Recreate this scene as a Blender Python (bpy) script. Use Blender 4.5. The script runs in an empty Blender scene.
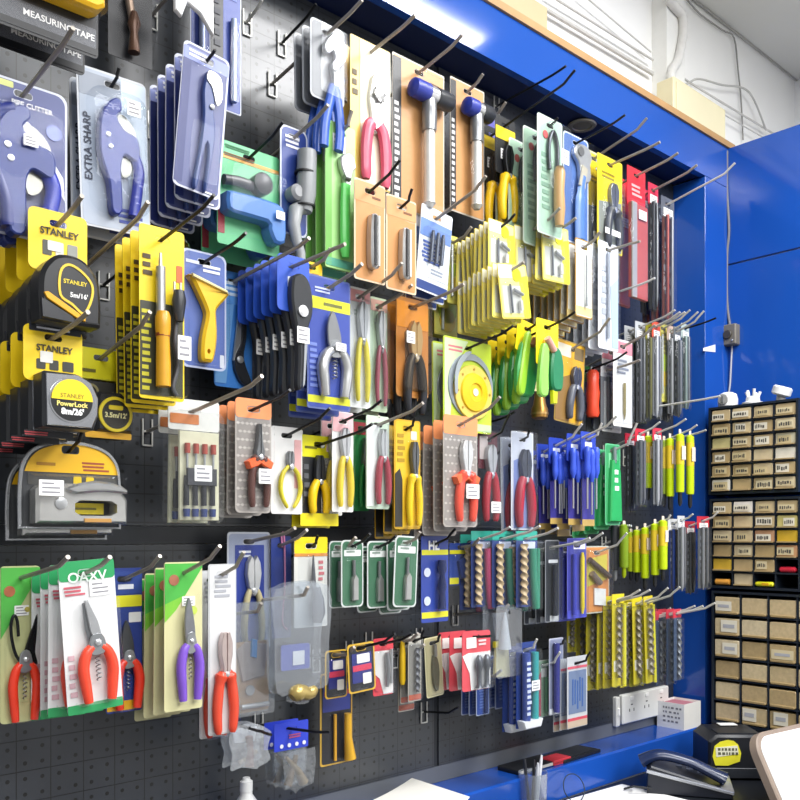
import bpy, bmesh, math, random
from mathutils import Vector
from mathutils.geometry import tessellate_polygon
random.seed(7)
scene = bpy.context.scene
COL = scene.collection
PI = math.pi
# ------------------------------------------------------------------ camera
AZ = math.radians(47.7); EYE = 1.42; DIST = 1.30; F = 880.0; CX = 400.0; HY = 535.0
CA, SA = math.cos(AZ), math.sin(AZ)
def ray(px, py):
    r = (px - CX) / F
    return (SA * r + CA, -CA * r + SA, -(py - HY) / F)
def W(px, py, Y):
    d = ray(px, py); t = (Y + DIST) / d[1]
    return Vector((d[0] * t, Y, EYE + d[2] * t))
def WX(px, py, X):
    d = ray(px, py); t = X / d[0]
    return Vector((X, -DIST + d[1] * t, EYE + d[2] * t))
def WZ(px, py, Z):
    d = ray(px, py); t = (Z - EYE) / d[2]
    return Vector((d[0] * t, -DIST + d[1] * t, Z))
cam = bpy.data.cameras.new('camera'); cam_o = bpy.data.objects.new('camera', cam); COL.objects.link(cam_o)
cam.sensor_width = 36; cam.lens = 36 * F / 800; cam.shift_y = (HY - 400) / 800; cam.clip_start = 0.02
cam_o.location = (0, -DIST, EYE); cam_o.rotation_euler = (PI / 2, 0, AZ - PI / 2)
scene.camera = cam_o
# ------------------------------------------------------------------ materials
def lin(h):
    h = h.lstrip('#'); c = [int(h[i:i + 2], 16) / 255 for i in (0, 2, 4)]
    return tuple((x / 12.92 if x <= .04045 else ((x + .055) / 1.055) ** 2.4) for x in c) + (1,)
_m = {}
def M(hexc, rough=.45, metal=0.0, var=.12, scale=60.0, coat=0.0):
    key = (hexc, rough, metal, var, scale, coat)
    if key in _m: return _m[key]
    m = bpy.data.materials.new('finish_' + hexc.lstrip('#')); m.use_nodes = True
    nt = m.node_tree; b = nt.nodes['Principled BSDF']
    tc = nt.nodes.new('ShaderNodeTexCoord'); nz = nt.nodes.new('ShaderNodeTexNoise')
    nz.inputs['Scale'].default_value = scale; nz.inputs['Detail'].default_value = 2
    nt.links.new(tc.outputs['Object'], nz.inputs['Vector'])
    c = lin(hexc)
    mx = nt.nodes.new('ShaderNodeMix'); mx.data_type = 'RGBA'
    mx.inputs[6].default_value = tuple(max(0, x * (1 - var)) for x in c[:3]) + (1,)
    mx.inputs[7].default_value = tuple(min(1, x * (1 + var)) for x in c[:3]) + (1,)
    nt.links.new(nz.outputs['Fac'], mx.inputs[0]); nt.links.new(mx.outputs[2], b.inputs['Base Color'])
    b.inputs['Roughness'].default_value = rough; b.inputs['Metallic'].default_value = metal
    if coat: b.inputs['Coat Weight'].default_value = coat; b.inputs['Coat Roughness'].default_value = .08
    _m[key] = m; return m
def plastic(h): return M(h, .32)
def card_m(h): return M(h, .38, 0, .06, 25)
def steel(h='#b4b6b8', r=.3): return M(h, r, .7, .1, 90)
def chrome(): return M('#c9cbce', .16, 1.0, .05, 90)
def clear_mat(tint='#ffffff', amount=.007, bump=.04, scale=22, haze=0.0):
    key = ('clear', tint, amount, bump, scale, haze)
    if key in _m: return _m[key]
    m = bpy.data.materials.new('clear_plastic'); m.use_nodes = True; nt = m.node_tree
    nt.nodes.remove(nt.nodes['Principled BSDF']); out = nt.nodes['Material Output']
    tr = nt.nodes.new('ShaderNodeBsdfTransparent'); tr.inputs[0].default_value = lin(tint)
    gl = nt.nodes.new('ShaderNodeBsdfGlossy'); gl.inputs['Roughness'].default_value = .05 if bump < .5 else .12
    gl.inputs['Color'].default_value = (.95, .96, 1, 1)
    fr = nt.nodes.new('ShaderNodeLayerWeight'); fr.inputs['Blend'].default_value = .5
    pw = nt.nodes.new('ShaderNodeMath'); pw.operation = 'POWER'; pw.inputs[1].default_value = 4.0; nt.links.new(fr.outputs['Facing'], pw.inputs[0])
    ml = nt.nodes.new('ShaderNodeMath'); ml.operation = 'MULTIPLY'; ml.inputs[1].default_value = .35; nt.links.new(pw.outputs[0], ml.inputs[0])
    nz = nt.nodes.new('ShaderNodeTexNoise'); nz.inputs['Scale'].default_value = scale; nz.inputs['Detail'].default_value = 3
    tc = nt.nodes.new('ShaderNodeTexCoord'); nt.links.new(tc.outputs['Object'], nz.inputs['Vector'])
    bp = nt.nodes.new('ShaderNodeBump'); bp.inputs['Strength'].default_value = bump; bp.inputs['Distance'].default_value = .004
    nt.links.new(nz.outputs['Fac'], bp.inputs['Height'])
    nt.links.new(bp.outputs[0], gl.inputs['Normal']); nt.links.new(bp.outputs[0], fr.inputs['Normal'])
    ad = nt.nodes.new('ShaderNodeMath'); ad.operation = 'ADD'; ad.inputs[1].default_value = amount; ad.use_clamp = True
    nt.links.new(ml.outputs[0], ad.inputs[0])
    mx = nt.nodes.new('ShaderNodeMixShader'); nt.links.new(ad.outputs[0], mx.inputs[0])
    nt.links.new(tr.outputs[0], mx.inputs[1]); nt.links.new(gl.outputs[0], mx.inputs[2])
    last = mx
    if haze:
        df = nt.nodes.new('ShaderNodeBsdfDiffuse'); df.inputs[0].default_value = (.8, .82, .84, 1)
        m2 = nt.nodes.new('ShaderNodeMixShader'); m2.inputs[0].default_value = haze
        nt.links.new(mx.outputs[0], m2.inputs[1]); nt.links.new(df.outputs[0], m2.inputs[2]); last = m2
    nt.links.new(last.outputs[0], out.inputs['Surface'])
    _m[key] = m; return m
# ------------------------------------------------------------------ mesh builder
def sm(pts, n=4, closed=False):
    """Catmull-Rom through points"""
    P = [Vector(p) for p in pts]; out = []; N = len(P)
    rng = N if closed else N - 1
    for i in range(rng):
        if closed: a, b, c, d = P[(i - 1) % N], P[i], P[(i + 1) % N], P[(i + 2) % N]
        else: a, b, c, d = P[max(i - 1, 0)], P[i], P[i + 1], P[min(i + 2, N - 1)]
        for k in range(n):
            t = k / n; t2 = t * t; t3 = t2 * t
            out.append(.5 * ((2 * b) + (c - a) * t + (2 * a - 5 * b + 4 * c - d) * t2 + (3 * b - a - 3 * c + d) * t3))
    if not closed: out.append(P[-1])
    return [tuple(v) for v in out]
def rrect(x0, x1, z0, z1, r, n=4):
    r = min(r, abs(x1 - x0) / 2 * .99, abs(z1 - z0) / 2 * .99); o = []
    for cx, cz, a in ((x1 - r, z1 - r, 0), (x0 + r, z1 - r, 90), (x0 + r, z0 + r, 180), (x1 - r, z0 + r, 270)):
        for k in range(n + 1):
            t = math.radians(a + 90 * k / n); o.append((cx + r * math.cos(t), cz + r * math.sin(t)))
    return o
def circ(cx, cz, r, n=16, rz=None):
    return [(cx + r * math.cos(2 * PI * k / n), cz + (rz or r) * math.sin(2 * PI * k / n)) for k in range(n)]
def inset(loop, d):
    n = len(loop); A = sum(loop[i][0] * loop[(i + 1) % n][1] - loop[(i + 1) % n][0] * loop[i][1] for i in range(n))
    s = 1 if A > 0 else -1; out = []
    for i in range(n):
        p, c, q = Vector(loop[i - 1]), Vector(loop[i]), Vector(loop[(i + 1) % n])
        e1 = (c - p); e2 = (q - c)
        if e1.length < 1e-9: e1 = e2
        if e2.length < 1e-9: e2 = e1
        e1 = e1.normalized(); e2 = e2.normalized()
        nn = Vector((-e1.y - e2.y, e1.x + e2.x)) * s
        if nn.length < 1e-6: nn = Vector((-e1.y, e1.x)) * s
        out.append(tuple(c + nn.normalized() * d))
    return out
_txt = {}
class MB:
    def __init__(s): s.v = []; s.f = []
    def add(s, v, f):
        b = len(s.v); s.v += [tuple(x) for x in v]; s.f += [tuple(b + i for i in q) for q in f]; return s
    def ext(s, loops, y, th, bev=0.0, back=True):
        """outline(s) in XZ, front face at y (towards -Y), thickness th"""
        if loops and not isinstance(loops[0][0], (tuple, list)): loops = [loops]
        loops = [list(map(tuple, l)) for l in loops]
        fr = [inset(loops[0], bev)] + loops[1:] if bev else loops
        V = []; idx = []; tot = sum(len(l) for l in loops)
        flat = [p for l in loops for p in l]; flatf = [p for l in fr for p in l]
        tris = tessellate_polygon([[Vector((x, z, 0)) for x, z in l] for l in loops])
        V = [(x, y, z) for x, z in flatf]; Fc = [tuple(t) for t in tris]
        rings = [0]
        if bev: V += [(x, y + min(bev, th * .5), z) for x, z in flat]; rings.append(tot)
        V += [(x, y + th, z) for x, z in flat]; rings.append(rings[-1] + tot)
        if back: Fc += [tuple(rings[-1] + i for i in t[::-1]) for t in tris]
        o = 0
        for l in loops:
            n = len(l)
            for ra, rb in zip(rings, rings[1:]):
                for i in range(n):
                    j = (i + 1) % n; Fc.append((ra + o + i, ra + o + j, rb + o + j, rb + o + i))
            o += n
        return s.add(V, Fc)
    def box(s, a, b):
        (x0, y0, z0), (x1, y1, z1) = a, b
        v = [(x0, y0, z0), (x1, y0, z0), (x1, y1, z0), (x0, y1, z0), (x0, y0, z1), (x1, y0, z1), (x1, y1, z1), (x0, y1, z1)]
        return s.add(v, [(0, 3, 2, 1), (4, 5, 6, 7), (0, 1, 5, 4), (1, 2, 6, 5), (2, 3, 7, 6), (3, 0, 4, 7)])
    def tube(s, pts, rad, seg=8, fy=1.0, ref=(0, -1, 0), cap=True, twist=0.0, sq=1.0):
        P = [Vector(p) for p in pts]; n = len(P)
        if not isinstance(rad, (list, tuple)): rad = [rad] * n
        ref = Vector(ref); V = []; Fc = []; prev = None
        for i in range(n):
            T = (P[min(i + 1, n - 1)] - P[max(i - 1, 0)])
            T = T.normalized() if T.length > 1e-9 else Vector((0, 0, 1))
            U = ref - T * ref.dot(T)
            if U.length < .15:
                U = (prev - T * prev.dot(T)) if prev is not None else (Vector((1, 0, 0)) - T * T.x)
            U.normalize(); prev = U; S = T.cross(U)
            for k in range(seg):
                a = 2 * PI * k / seg; ca, sa = math.cos(a) * sq, math.sin(a)
                if twist:
                    w = twist * i; ca, sa = ca * math.cos(w) - sa * math.sin(w), ca * math.sin(w) + sa * math.cos(w)
                V.append(P[i] + (S * ca + U * sa * fy) * rad[i])
        for i in range(n - 1):
            for k in range(seg):
                j = (k + 1) % seg; Fc.append((i * seg + k, i * seg + j, (i + 1) * seg + j, (i + 1) * seg + k))
        if cap: Fc += [tuple(range(seg))[::-1], tuple((n - 1) * seg + k for k in range(seg))]
        return s.add(V, Fc)
    def lathe(s, c, axis, prof, seg=20):
        """profile [(r, h)] about axis 'x','y','z' through c"""
        V = []; Fc = []
        for r, h in prof:
            for k in range(seg):
                a = 2 * PI * k / seg; u, w = r * math.cos(a), r * math.sin(a)
                V.append({'z': (c[0] + u, c[1] + w, c[2] + h), 'y': (c[0] + u, c[1] + h, c[2] + w), 'x': (c[0] + h, c[1] + u, c[2] + w)}[axis])
        n = len(prof)
        for i in range(n - 1):
            for k in range(seg):
                j = (k + 1) % seg; Fc.append((i * seg + k, i * seg + j, (i + 1) * seg + j, (i + 1) * seg + k))
        Fc += [tuple(range(seg)), tuple((n - 1) * seg + k for k in range(seg))]
        return s.add(V, Fc)
    def text(s, txt, cx, cz, width, y, bold=0.0, shear=0.0, tall=1.0, th=.0003):
        key = (txt, bold, shear)
        if key not in _txt:
            cu = bpy.data.curves.new('t', 'FONT'); cu.body = txt; cu.align_x = 'CENTER'; cu.offset = bold; cu.shear = shear
            cu.resolution_u = 3
            ob = bpy.data.objects.new('t', cu); me = ob.to_mesh()
            v = [tuple(x.co) for x in me.vertices]; f = [tuple(p.vertices) for p in me.polygons]
            ob.to_mesh_clear(); bpy.data.objects.remove(ob); bpy.data.curves.remove(cu); _txt[key] = (v, f)
        v, f = _txt[key]
        if not v: return s
        x0 = min(p[0] for p in v); x1 = max(p[0] for p in v); z0 = min(p[1] for p in v); z1 = max(p[1] for p in v)
        k = width / (x1 - x0)
        return s.add([((p[0] - (x0 + x1) / 2) * k + cx, y, (p[1] - (z0 + z1) / 2) * k * tall + cz) for p in v], f)
    def move(s, dx, dy, dz): s.v = [(a + dx, b + dy, c + dz) for a, b, c in s.v]; return s
    def rot(s, ang, axis='Y', c=(0, 0, 0)):
        from mathutils import Matrix
        R = Matrix.Rotation(ang, 3, axis); c = Vector(c)
        s.v = [tuple(R @ (Vector(p) - c) + c) for p in s.v]; return s
    def build(s, name, mat, parent=None, ang=38, rec=True):
        me = bpy.data.meshes.new(name); me.from_pydata(s.v, [], s.f)
        if rec:
            bm = bmesh.new(); bm.from_mesh(me); bmesh.ops.recalc_face_normals(bm, faces=bm.faces[:]); bm.to_mesh(me); bm.free()
        me.polygons.foreach_set('use_smooth', [True] * len(me.polygons))
        me.set_sharp_from_angle(angle=math.radians(ang))
        me.materials.append(mat)
        o = bpy.data.objects.new(name, me); COL.objects.link(o)
        if parent is not None: o.parent = parent
        return o
def empty(name, loc):
    o = bpy.data.objects.new(name, None); COL.objects.link(o); o.location = loc; o.empty_display_size = .02; return o
_used = {}
def tag(o, label, cat, group=None):
    _used[label] = _used.get(label, 0) + 1
    o['label'] = label; o['category'] = cat
    if group: o['group'] = group
    return o
def struct(o): o['kind'] = 'structure'; return o
def copy_tree(o, parent=None):
    c = o.copy(); COL.objects.link(c); c.parent = parent
    for ch in list(o.children): copy_tree(ch, c)
    return c
# ------------------------------------------------------------------ package kit
class K:
    def __init__(s, root, w, h, m): s.r, s.w, s.h, s.m = root, w, h, m; s.fy = -.0008
    def p(s, fx, fz): return ((fx - .5) * s.w, s.m - fz * s.h)
    def q(s, b, u, v): return s.p(b[0] + (b[1] - b[0]) * u, b[2] + (b[3] - b[2]) * v)
    def bw(s, b): return (b[1] - b[0]) * s.w
    def bh(s, b): return (b[3] - b[2]) * s.h
    def P(s, b, pts): return [s.q(b, *p) for p in pts]
    def card(s, col, r=.006, hole='slot', border=None, x0=0, x1=1, z0=0, z1=1, name='hanging_card', rough=.38):
        (ax, az), (bx, bz) = s.p(x0, z0), s.p(x1, z1)
        out = [rrect(ax, bx, bz, az, r)]
        if hole == 'slot':
            hw = min(.011, s.w * .2); out.append(rrect(-hw, hw, -.0040, .0040, .0036))
        elif hole == 'round': out.append(circ(0, 0, .0045))
        mb = MB().ext(out, -.0006, .0012); s.out = out
        mb.build(name, M(border or col, rough, 0, .05, 25), s.r)
        if border:
            i = min(.0030, s.w * .05); o2 = [rrect(ax + i, bx - i, bz + i, az - i, r)]
            if hole: o2.append(inset(out[1], -.001))
            MB().ext(o2, -.001, .0003).build('printed_face', M(col, rough, 0, .06, 25), s.r)
        return s
    def band(s, z0, z1, col, x0=0, x1=1, name='printed_band', r=.0015, y=-.0013, ins=.001):
        (ax, az), (bx, bz) = s.p(x0, z0), s.p(x1, z1); ax += ins; bx -= ins
        lo = [rrect(ax, bx, bz, az, r)]
        if bz < .006 and az > -.006 and ax < 0 < bx:
            az2 = az - ins; hw = min(.011, s.w * .2) + .001
            lo = [rrect(ax, bx, bz, az2, r), rrect(-hw, hw, -.0050, .0050, .004)] if bz < -.006 and az2 > .006 else [rrect(ax, bx, bz, -.0055, r)] if bz < -.0075 else None
            if lo is None: return s
        MB().ext(lo, y, .0006).build(name, card_m(col), s.r); return s
    def poly(s, pts, col, name='printed_shape', y=-.0016, th=.0006):
        MB().ext([s.p(*p) for p in pts], y, th).build(name, card_m(col), s.r); return s
    def disc(s, fx, fz, r, col, name='printed_disc', y=-.0024):
        c = s.p(fx, fz); MB().ext(circ(c[0], c[1], r * s.w, 20), y, .0006).build(name, card_m(col), s.r); return s
    def tag(s, fx, fz, fw, fh, y=-.002):
        (ax, az), (bx, bz) = s.p(fx - fw / 2, fz - fh / 2), s.p(fx + fw / 2, fz + fh / 2)
        t = MB().ext(rrect(ax, bx, bz, az, .001), y, .0005).build('price_tag', M('#f4f4f2', .6, 0, .03), s.r)
        mb = MB()
        n = 3
        for i in range(n):
            zc = az + (bz - az) * (i + .8) / (n + .6); e = .85 if i else .6
            mb.box((ax + (bx - ax) * .12, y - .0002, zc - (az - bz) * .05), (ax + (bx - ax) * e, y, zc + (az - bz) * .05))
        mb.build('lettering', M('#8f8f94', .6), t); return s
    def lines(s, x0, x1, z0, z1, n, col, y=-.0018, seed=3, vertical=False):
        rnd = random.Random(seed); mb = MB()
        for i in range(n):
            if vertical:
                fx = x0 + (x1 - x0) * (i + .5) / n; d = (x1 - x0) / n * .28
                a, b = s.p(fx - d, z0 + (z1 - z0) * rnd.uniform(0, .15)), s.p(fx + d, z1 - (z1 - z0) * rnd.uniform(0, .3))
            else:
                fz = z0 + (z1 - z0) * (i + .5) / n; d = (z1 - z0) / n * .28
                a, b = s.p(x0 + (x1 - x0) * rnd.uniform(0, .12), fz - d), s.p(x1 - (x1 - x0) * rnd.uniform(0, .35), fz + d)
            mb.box((a[0], y, b[1]), (b[0], y + .0004, a[1]))
        mb.build('lettering', M(col, .5), s.r); return s
    def text(s, txt, fx, fz, fw, col, y=-.0021, bold=.01, shear=0, tall=1.0, name='lettering', parent=None):
        c = s.p(fx, fz); MB().text(txt, c[0], c[1], fw * s.w, y, bold, shear, tall).build(name, M(col, .5), parent or s.r, rec=False); return s
    def blister(s, x0, x1, z0, z1, d, r=.008, mat=None, bev=None, name='clear_blister'):
        (ax, az), (bx, bz) = s.p(x0, z0), s.p(x1, z1)
        MB().ext(rrect(ax, bx, bz, az, r), -d, d - .0012, bev if bev is not None else min(.005, d * .4), back=False).build(name, mat or clear_mat(), s.r, ang=30); return s
    # ---------------- tools
    def pliers(s, b, kind='combo', mc='#8f9398', hc='#d8262e', th=.010, gap=.0, hr=.12, y=None):
        y = y if y is not None else -.0022; w = s.bw(b); yc = y - th / 2
        H = {'combo': [(.5, .0), (.62, .0), (.72, .10), (.72, .22), (.64, .34), (.66, .42), (.5, .47)],
             'long': [(.5, 0), (.54, .0), (.6, .22), (.68, .33), (.66, .42), (.5, .46)],
             'diag': [(.5, .05), (.6, 0.0), (.72, .08), (.76, .2), (.7, .34), (.6, .42), (.5, .45)],
             'nipper': [(.5, .04), (.56, .0), (.62, .04), (.64, .18), (.58, .3), (.5, .34)],
             'cable': [(.5, .10), (.55, .0), (.72, .04), (.8, .16), (.72, .3), (.62, .4), (.5, .45)],
             'strip': [(.5, 0), (.6, .0), (.68, .1), (.72, .35), (.68, .5), (.5, .52)]}[kind]
        for sg in (1, -1):
            pts = [s.q(b, .5 + sg * max(u - .5, .008), v) for u, v in H]
            MB().ext(pts, yc - th * .4, th * .8, .0012).build('jaw', steel(mc), s.r)
        jz = H[-1][1] - .06; c = s.q(b, .5, jz)
        MB().lathe((c[0], yc - th * .4, c[1]), 'y', [(w * .09, 0), (w * .09, -.0015), (w * .06, -.0022)], 14).build('pivot', steel('#d0d2d4', .25), s.r)
        top = H[-1][1] - .08
        for sg in (1, -1):
            if kind == 'nipper': pts = [(.5 + sg * .06, top), (.5 + sg * .3, top + .14), (.5 + sg * .4, .62), (.5 + sg * .33, .82), (.5 + sg * .12, 1)]
            else: pts = [(.5 + sg * .10, top), (.5 + sg * .22, top + .1), (.5 + sg * .30, .66), (.5 + sg * .32, .82), (.5 + sg * .27, 1)]
            P3 = [(x, yc, z) for x, z in sm(s.P(b, pts), 4)]; n = len(P3)
            r = [w * hr * (.75 + .35 * math.sin(PI * min(1, (i / n) * .9 + .1))) for i in range(n)]
            r[-1] *= .7
            if kind in ('combo', 'long'): r[2] *= 1.45; r[3] *= 1.3
            MB().tube(P3, r, 10, fy=min(1, th * .75 / (w * hr))).build('handle', plastic(hc), s.r)
        return s
    def pruner(s, b, bc='#b9bcc0', hc='#e33a24', style='plain', th=.012, hr=.14, hm=0.0, y=-.0022, hb='#c0c2c4'):
        w = s.bw(b); yc = y - th / 2
        if style == 'open':
            MB().ext(sm(s.P(b, [(.40, .50), (.52, .33), (.72, .12), (.86, .0), (.84, .2), (.80, .36), (.86, .47), (.66, .52)]), 3, True), yc - .002, .004, .001).build('cutting_blade', M(bc, .35, .6), s.r)
            pts = [(.5, .48), (.28, .38), (.16, .22), (.14, .08), (.22, .0), (.31, .06), (.34, .2)]
            MB().tube([(x, yc, z) for x, z in sm(s.P(b, pts), 4)], w * .045, 8).build('counter_blade', M(bc, .35, .6), s.r)
        elif style == 'long':
            MB().ext(s.P(b, [(.30, .0), (.38, .0), (.58, .22), (.66, .4), (.5, .44), (.38, .3)]), yc - .002, .0035, .001).build('cutting_blade', steel(bc, .25), s.r)
            MB().ext(s.P(b, [(.28, .03), (.33, .02), (.48, .3), (.60, .44), (.38, .44), (.30, .25)]), yc + .0015, .0035, .001).build('counter_blade', steel('#8a8d90', .3), s.r)
        else:
            MB().ext(sm(s.P(b, [(.36, .44), (.30, .22), (.36, .06), (.46, .0), (.60, .16), (.68, .36), (.6, .46)]), 3, True), yc - .003, .0035, .001).build('cutting_blade', steel(bc, .3), s.r)
            MB().ext(sm(s.P(b, [(.6, .46), (.70, .34), (.66, .2), (.60, .3), (.45, .36), (.40, .46)]), 3, True), yc + .001, .004, .001).build('counter_blade', steel('#77797c', .35), s.r)
        c = s.q(b, .52, .42)
        MB().ext(sm(s.P(b, [(.38, .36), (.62, .34), (.72, .48), (.6, .54), (.36, .53)]), 3, True), yc - .0045, .003, .001).build('joint_plate', steel('#9fa2a5', .3), s.r)
        MB().lathe((c[0], yc - .0045, c[1]), 'y', [(w * .075, 0), (w * .075, -.002), (w * .045, -.003)], 14).build('pivot_bolt', steel('#cdcfd1', .25), s.r)
        for sg in (1, -1):
            pts = [(.52 + sg * .10, .46), (.52 + sg * .24, .52), (.52 + sg * .33, .66), (.52 + sg * .30, .84), (.52 + sg * .26, 1)]
            P3 = [(x, yc, z) for x, z in sm(s.P(b, pts), 4)]; n = len(P3)
            r = [w * hr * (.8 + .3 * math.sin(PI * i / n)) for i in range(n)]
            MB().tube(P3, r, 10, fy=min(1, th * .7 / (w * hr))).build('handle', M(hc, .3, hm), s.r)
        a, d = s.q(b, .52, .56), s.q(b, .52, .8); n = 40
        MB().tube([(a[0] + math.cos(i * .9) * w * .05, yc + math.sin(i * .9) * w * .05, a[1] + (d[1] - a[1]) * i / n) for i in range(n)], w * .014, 5).build('spring', steel('#8d8f92'), s.r)
        return s
    def pipecut(s, b, col='#3d52b4', th=.014, y=-.0022, flip=1):
        w = s.bw(b); yc = y - th / 2
        f = (lambda u: u) if flip > 0 else (lambda u: 1 - u)
        body = sm(s.P(b, [(f(u), v) for u, v in [(.10, .38), (.16, .16), (.36, .02), (.52, .0), (.56, .08), (.46, .16), (.60, .26), (.84, .3), (.9, .42), (.84, .52), (.62, .48), (.54, .52), (.50, .64), (.50, .98), (.30, 1), (.26, .76), (.12, .55)]]), 3, True)
        MB().ext(body, yc - th / 2, th, .002).build('body', plastic(col), s.r)
        P3 = [(x, yc, z) for x, z in sm(s.P(b, [(f(u), v) for u, v in [(.80, .44), (.90, .58), (.86, .74), (.80, .9), (.76, 1)]]), 4)]
        MB().tube(P3, w * .11, 10, fy=min(1, th * .5 / (w * .11))).build('handle', plastic('#2433a0'), s.r)
        MB().ext(sm(s.P(b, [(f(u), v) for u, v in [(.50, .14), (.62, .12), (.80, .20), (.86, .30), (.62, .27), (.50, .2)]]), 3, True), yc - .001, .002).build('cutting_blade', steel('#8d8c84'), s.r)
        MB().ext(sm(s.P(b, [(f(u), v) for u, v in [(.52, .5), (.68, .48), (.76, .56), (.7, .64), (.56, .66)]]), 3, True), yc, .003).build('ratchet', steel('#807f78'), s.r)
        for u, v in ((.26, .34), (.3, .44)):
            c = s.q(b, f(u), v); MB().lathe((c[0], yc - th / 2, c[1]), 'y', [(w * .045, 0), (w * .045, -.0012), (w * .02, -.0016)], 10).build('bolt', steel('#c6c8cc'), s.r)
        return s
    def rod(s, b, pts, r, col, name='shaft', metal=0, fy=1.0, y=None, seg=10, rough=.32):
        """tube through (u,v) in box; r list or number in metres"""
        P2 = s.P(b, pts); rr = max(r) if isinstance(r, (list, tuple)) else r
        yc = (y if y is not None else -.0022) - rr * fy
        MB().tube([(x, yc, z) for x, z in P2], r, seg, fy=fy).build(name, M(col, rough, metal), s.r); return s
    def shape(s, b, pts, col, th=.006, y=-.0022, bev=.001, name='body', metal=0, smooth=0, rough=.32, holes=None):
        P2 = s.P(b, pts)
        if smooth: P2 = sm(P2, smooth, True)
        loops = [P2] + [s.P(b, h) for h in (holes or [])]
        MB().ext(loops, y - th, th, bev).build(name, M(col, rough, metal), s.r); return s
    def twist(s, b, r, col='#8d8a80', turns=9, n=70, name='twist_drill', y=-.0022, u=.5, metal=.35, sq=.5):
        a, d = s.q(b, u, 0), s.q(b, u, 1); yc = y - r
        MB().tube([(a[0] + (d[0] - a[0]) * i / n, yc, a[1] + (d[1] - a[1]) * i / n) for i in range(n + 1)], r, 8, twist=2 * PI * turns / n / 2, sq=sq).build(name, M(col, .45, metal), s.r); return s
    def screwdriver(s, b, hc='#2a49c8', sc='#b9bcc0', r=None, y=-.0022, split=.5, name='handle'):
        r = r or s.bw(b) * .5
        n = 12; pr = [(.5, v) for v in [0, .03, .1, .22, .34, .42, .46, split]]
        s.rod(b, pr, [r * k for k in (.5, .9, 1, .85, 1, .95, .6, .5)], hc, name, y=y)
        s.rod(b, [(.5, split - .02), (.5, 1)], r * .3, sc, 'shaft', .9, y=y - r * .7); return s
# ------------------------------------------------------------------ the setting
XR = 2.218; XB = 2.345; REC = .092; CZ0 = 2.395; CZ1 = 2.505; LED = .905; DESK = .832
BLUE = M('#1b4ea6', .10, 0, .05, 6)
def sbox(name, a, b, mat, bev=0):
    mb = MB()
    if bev: mb.ext(rrect(a[0], b[0], a[2], b[2], bev), a[1], b[1] - a[1], bev * .7)
    else: mb.box(a, b)
    return struct(mb.build(name, mat))
WHITE = M('#f4f4f2', .7, 0, .04, 8)
sbox('floor', (-1.5, -4.2, -.05), (3.2, .1, 0), M('#6d6a66', .5, 0, .1, 12))
sbox('ceiling', (-1.5, -4.2, 2.97), (3.2, .1, 3.02), M('#cfcfcb', .8, 0, .03, 5))
sbox('wall_left', (-1.5, .016, 0), (3.02, .1, 2.97), WHITE)
sbox('wall_right', (3.02, -4.2, 0), (3.1, .016, 2.97), WHITE)
# blue partition at the end: lower and upper laminate sheets
sbox('wall_back', (XB, -.85, 0), (XB + .04, .016, 2.176), BLUE)
sbox('wall_back', (XB, -.85, 2.181), (XB + .04, .016, CZ1), BLUE)
sbox('trim_1', (-.9, -REC, CZ0), (XB - .001, -REC + .018, CZ1), BLUE)                    # fascia
sbox('trim_2', (-.9, -REC + .019, CZ0 + .002), (XR, .015, CZ0 + .012), M('#0d1f4e', .4, 0, .06, 6))      # soffit board: blue laminate, its shade put into a darker navy
sbox('trim_3', (-.9, -REC - .006, CZ1 + .0005), (XB + .03, -REC + .016, CZ1 + .017), M('#b08a5c', .6, 0, .15, 20))   # wood edge
sbox('trim_4', (XR, -REC, LED + .002), (XB - .001, .015, CZ0 - .001), BLUE, .001)        # upright return
sbox('trim_5', (-.9, -REC - .004, LED - .075), (XB - .001, .015, LED), M('#1a4ca6', .14, 0, .05, 6), .006)   # ledge
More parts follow.
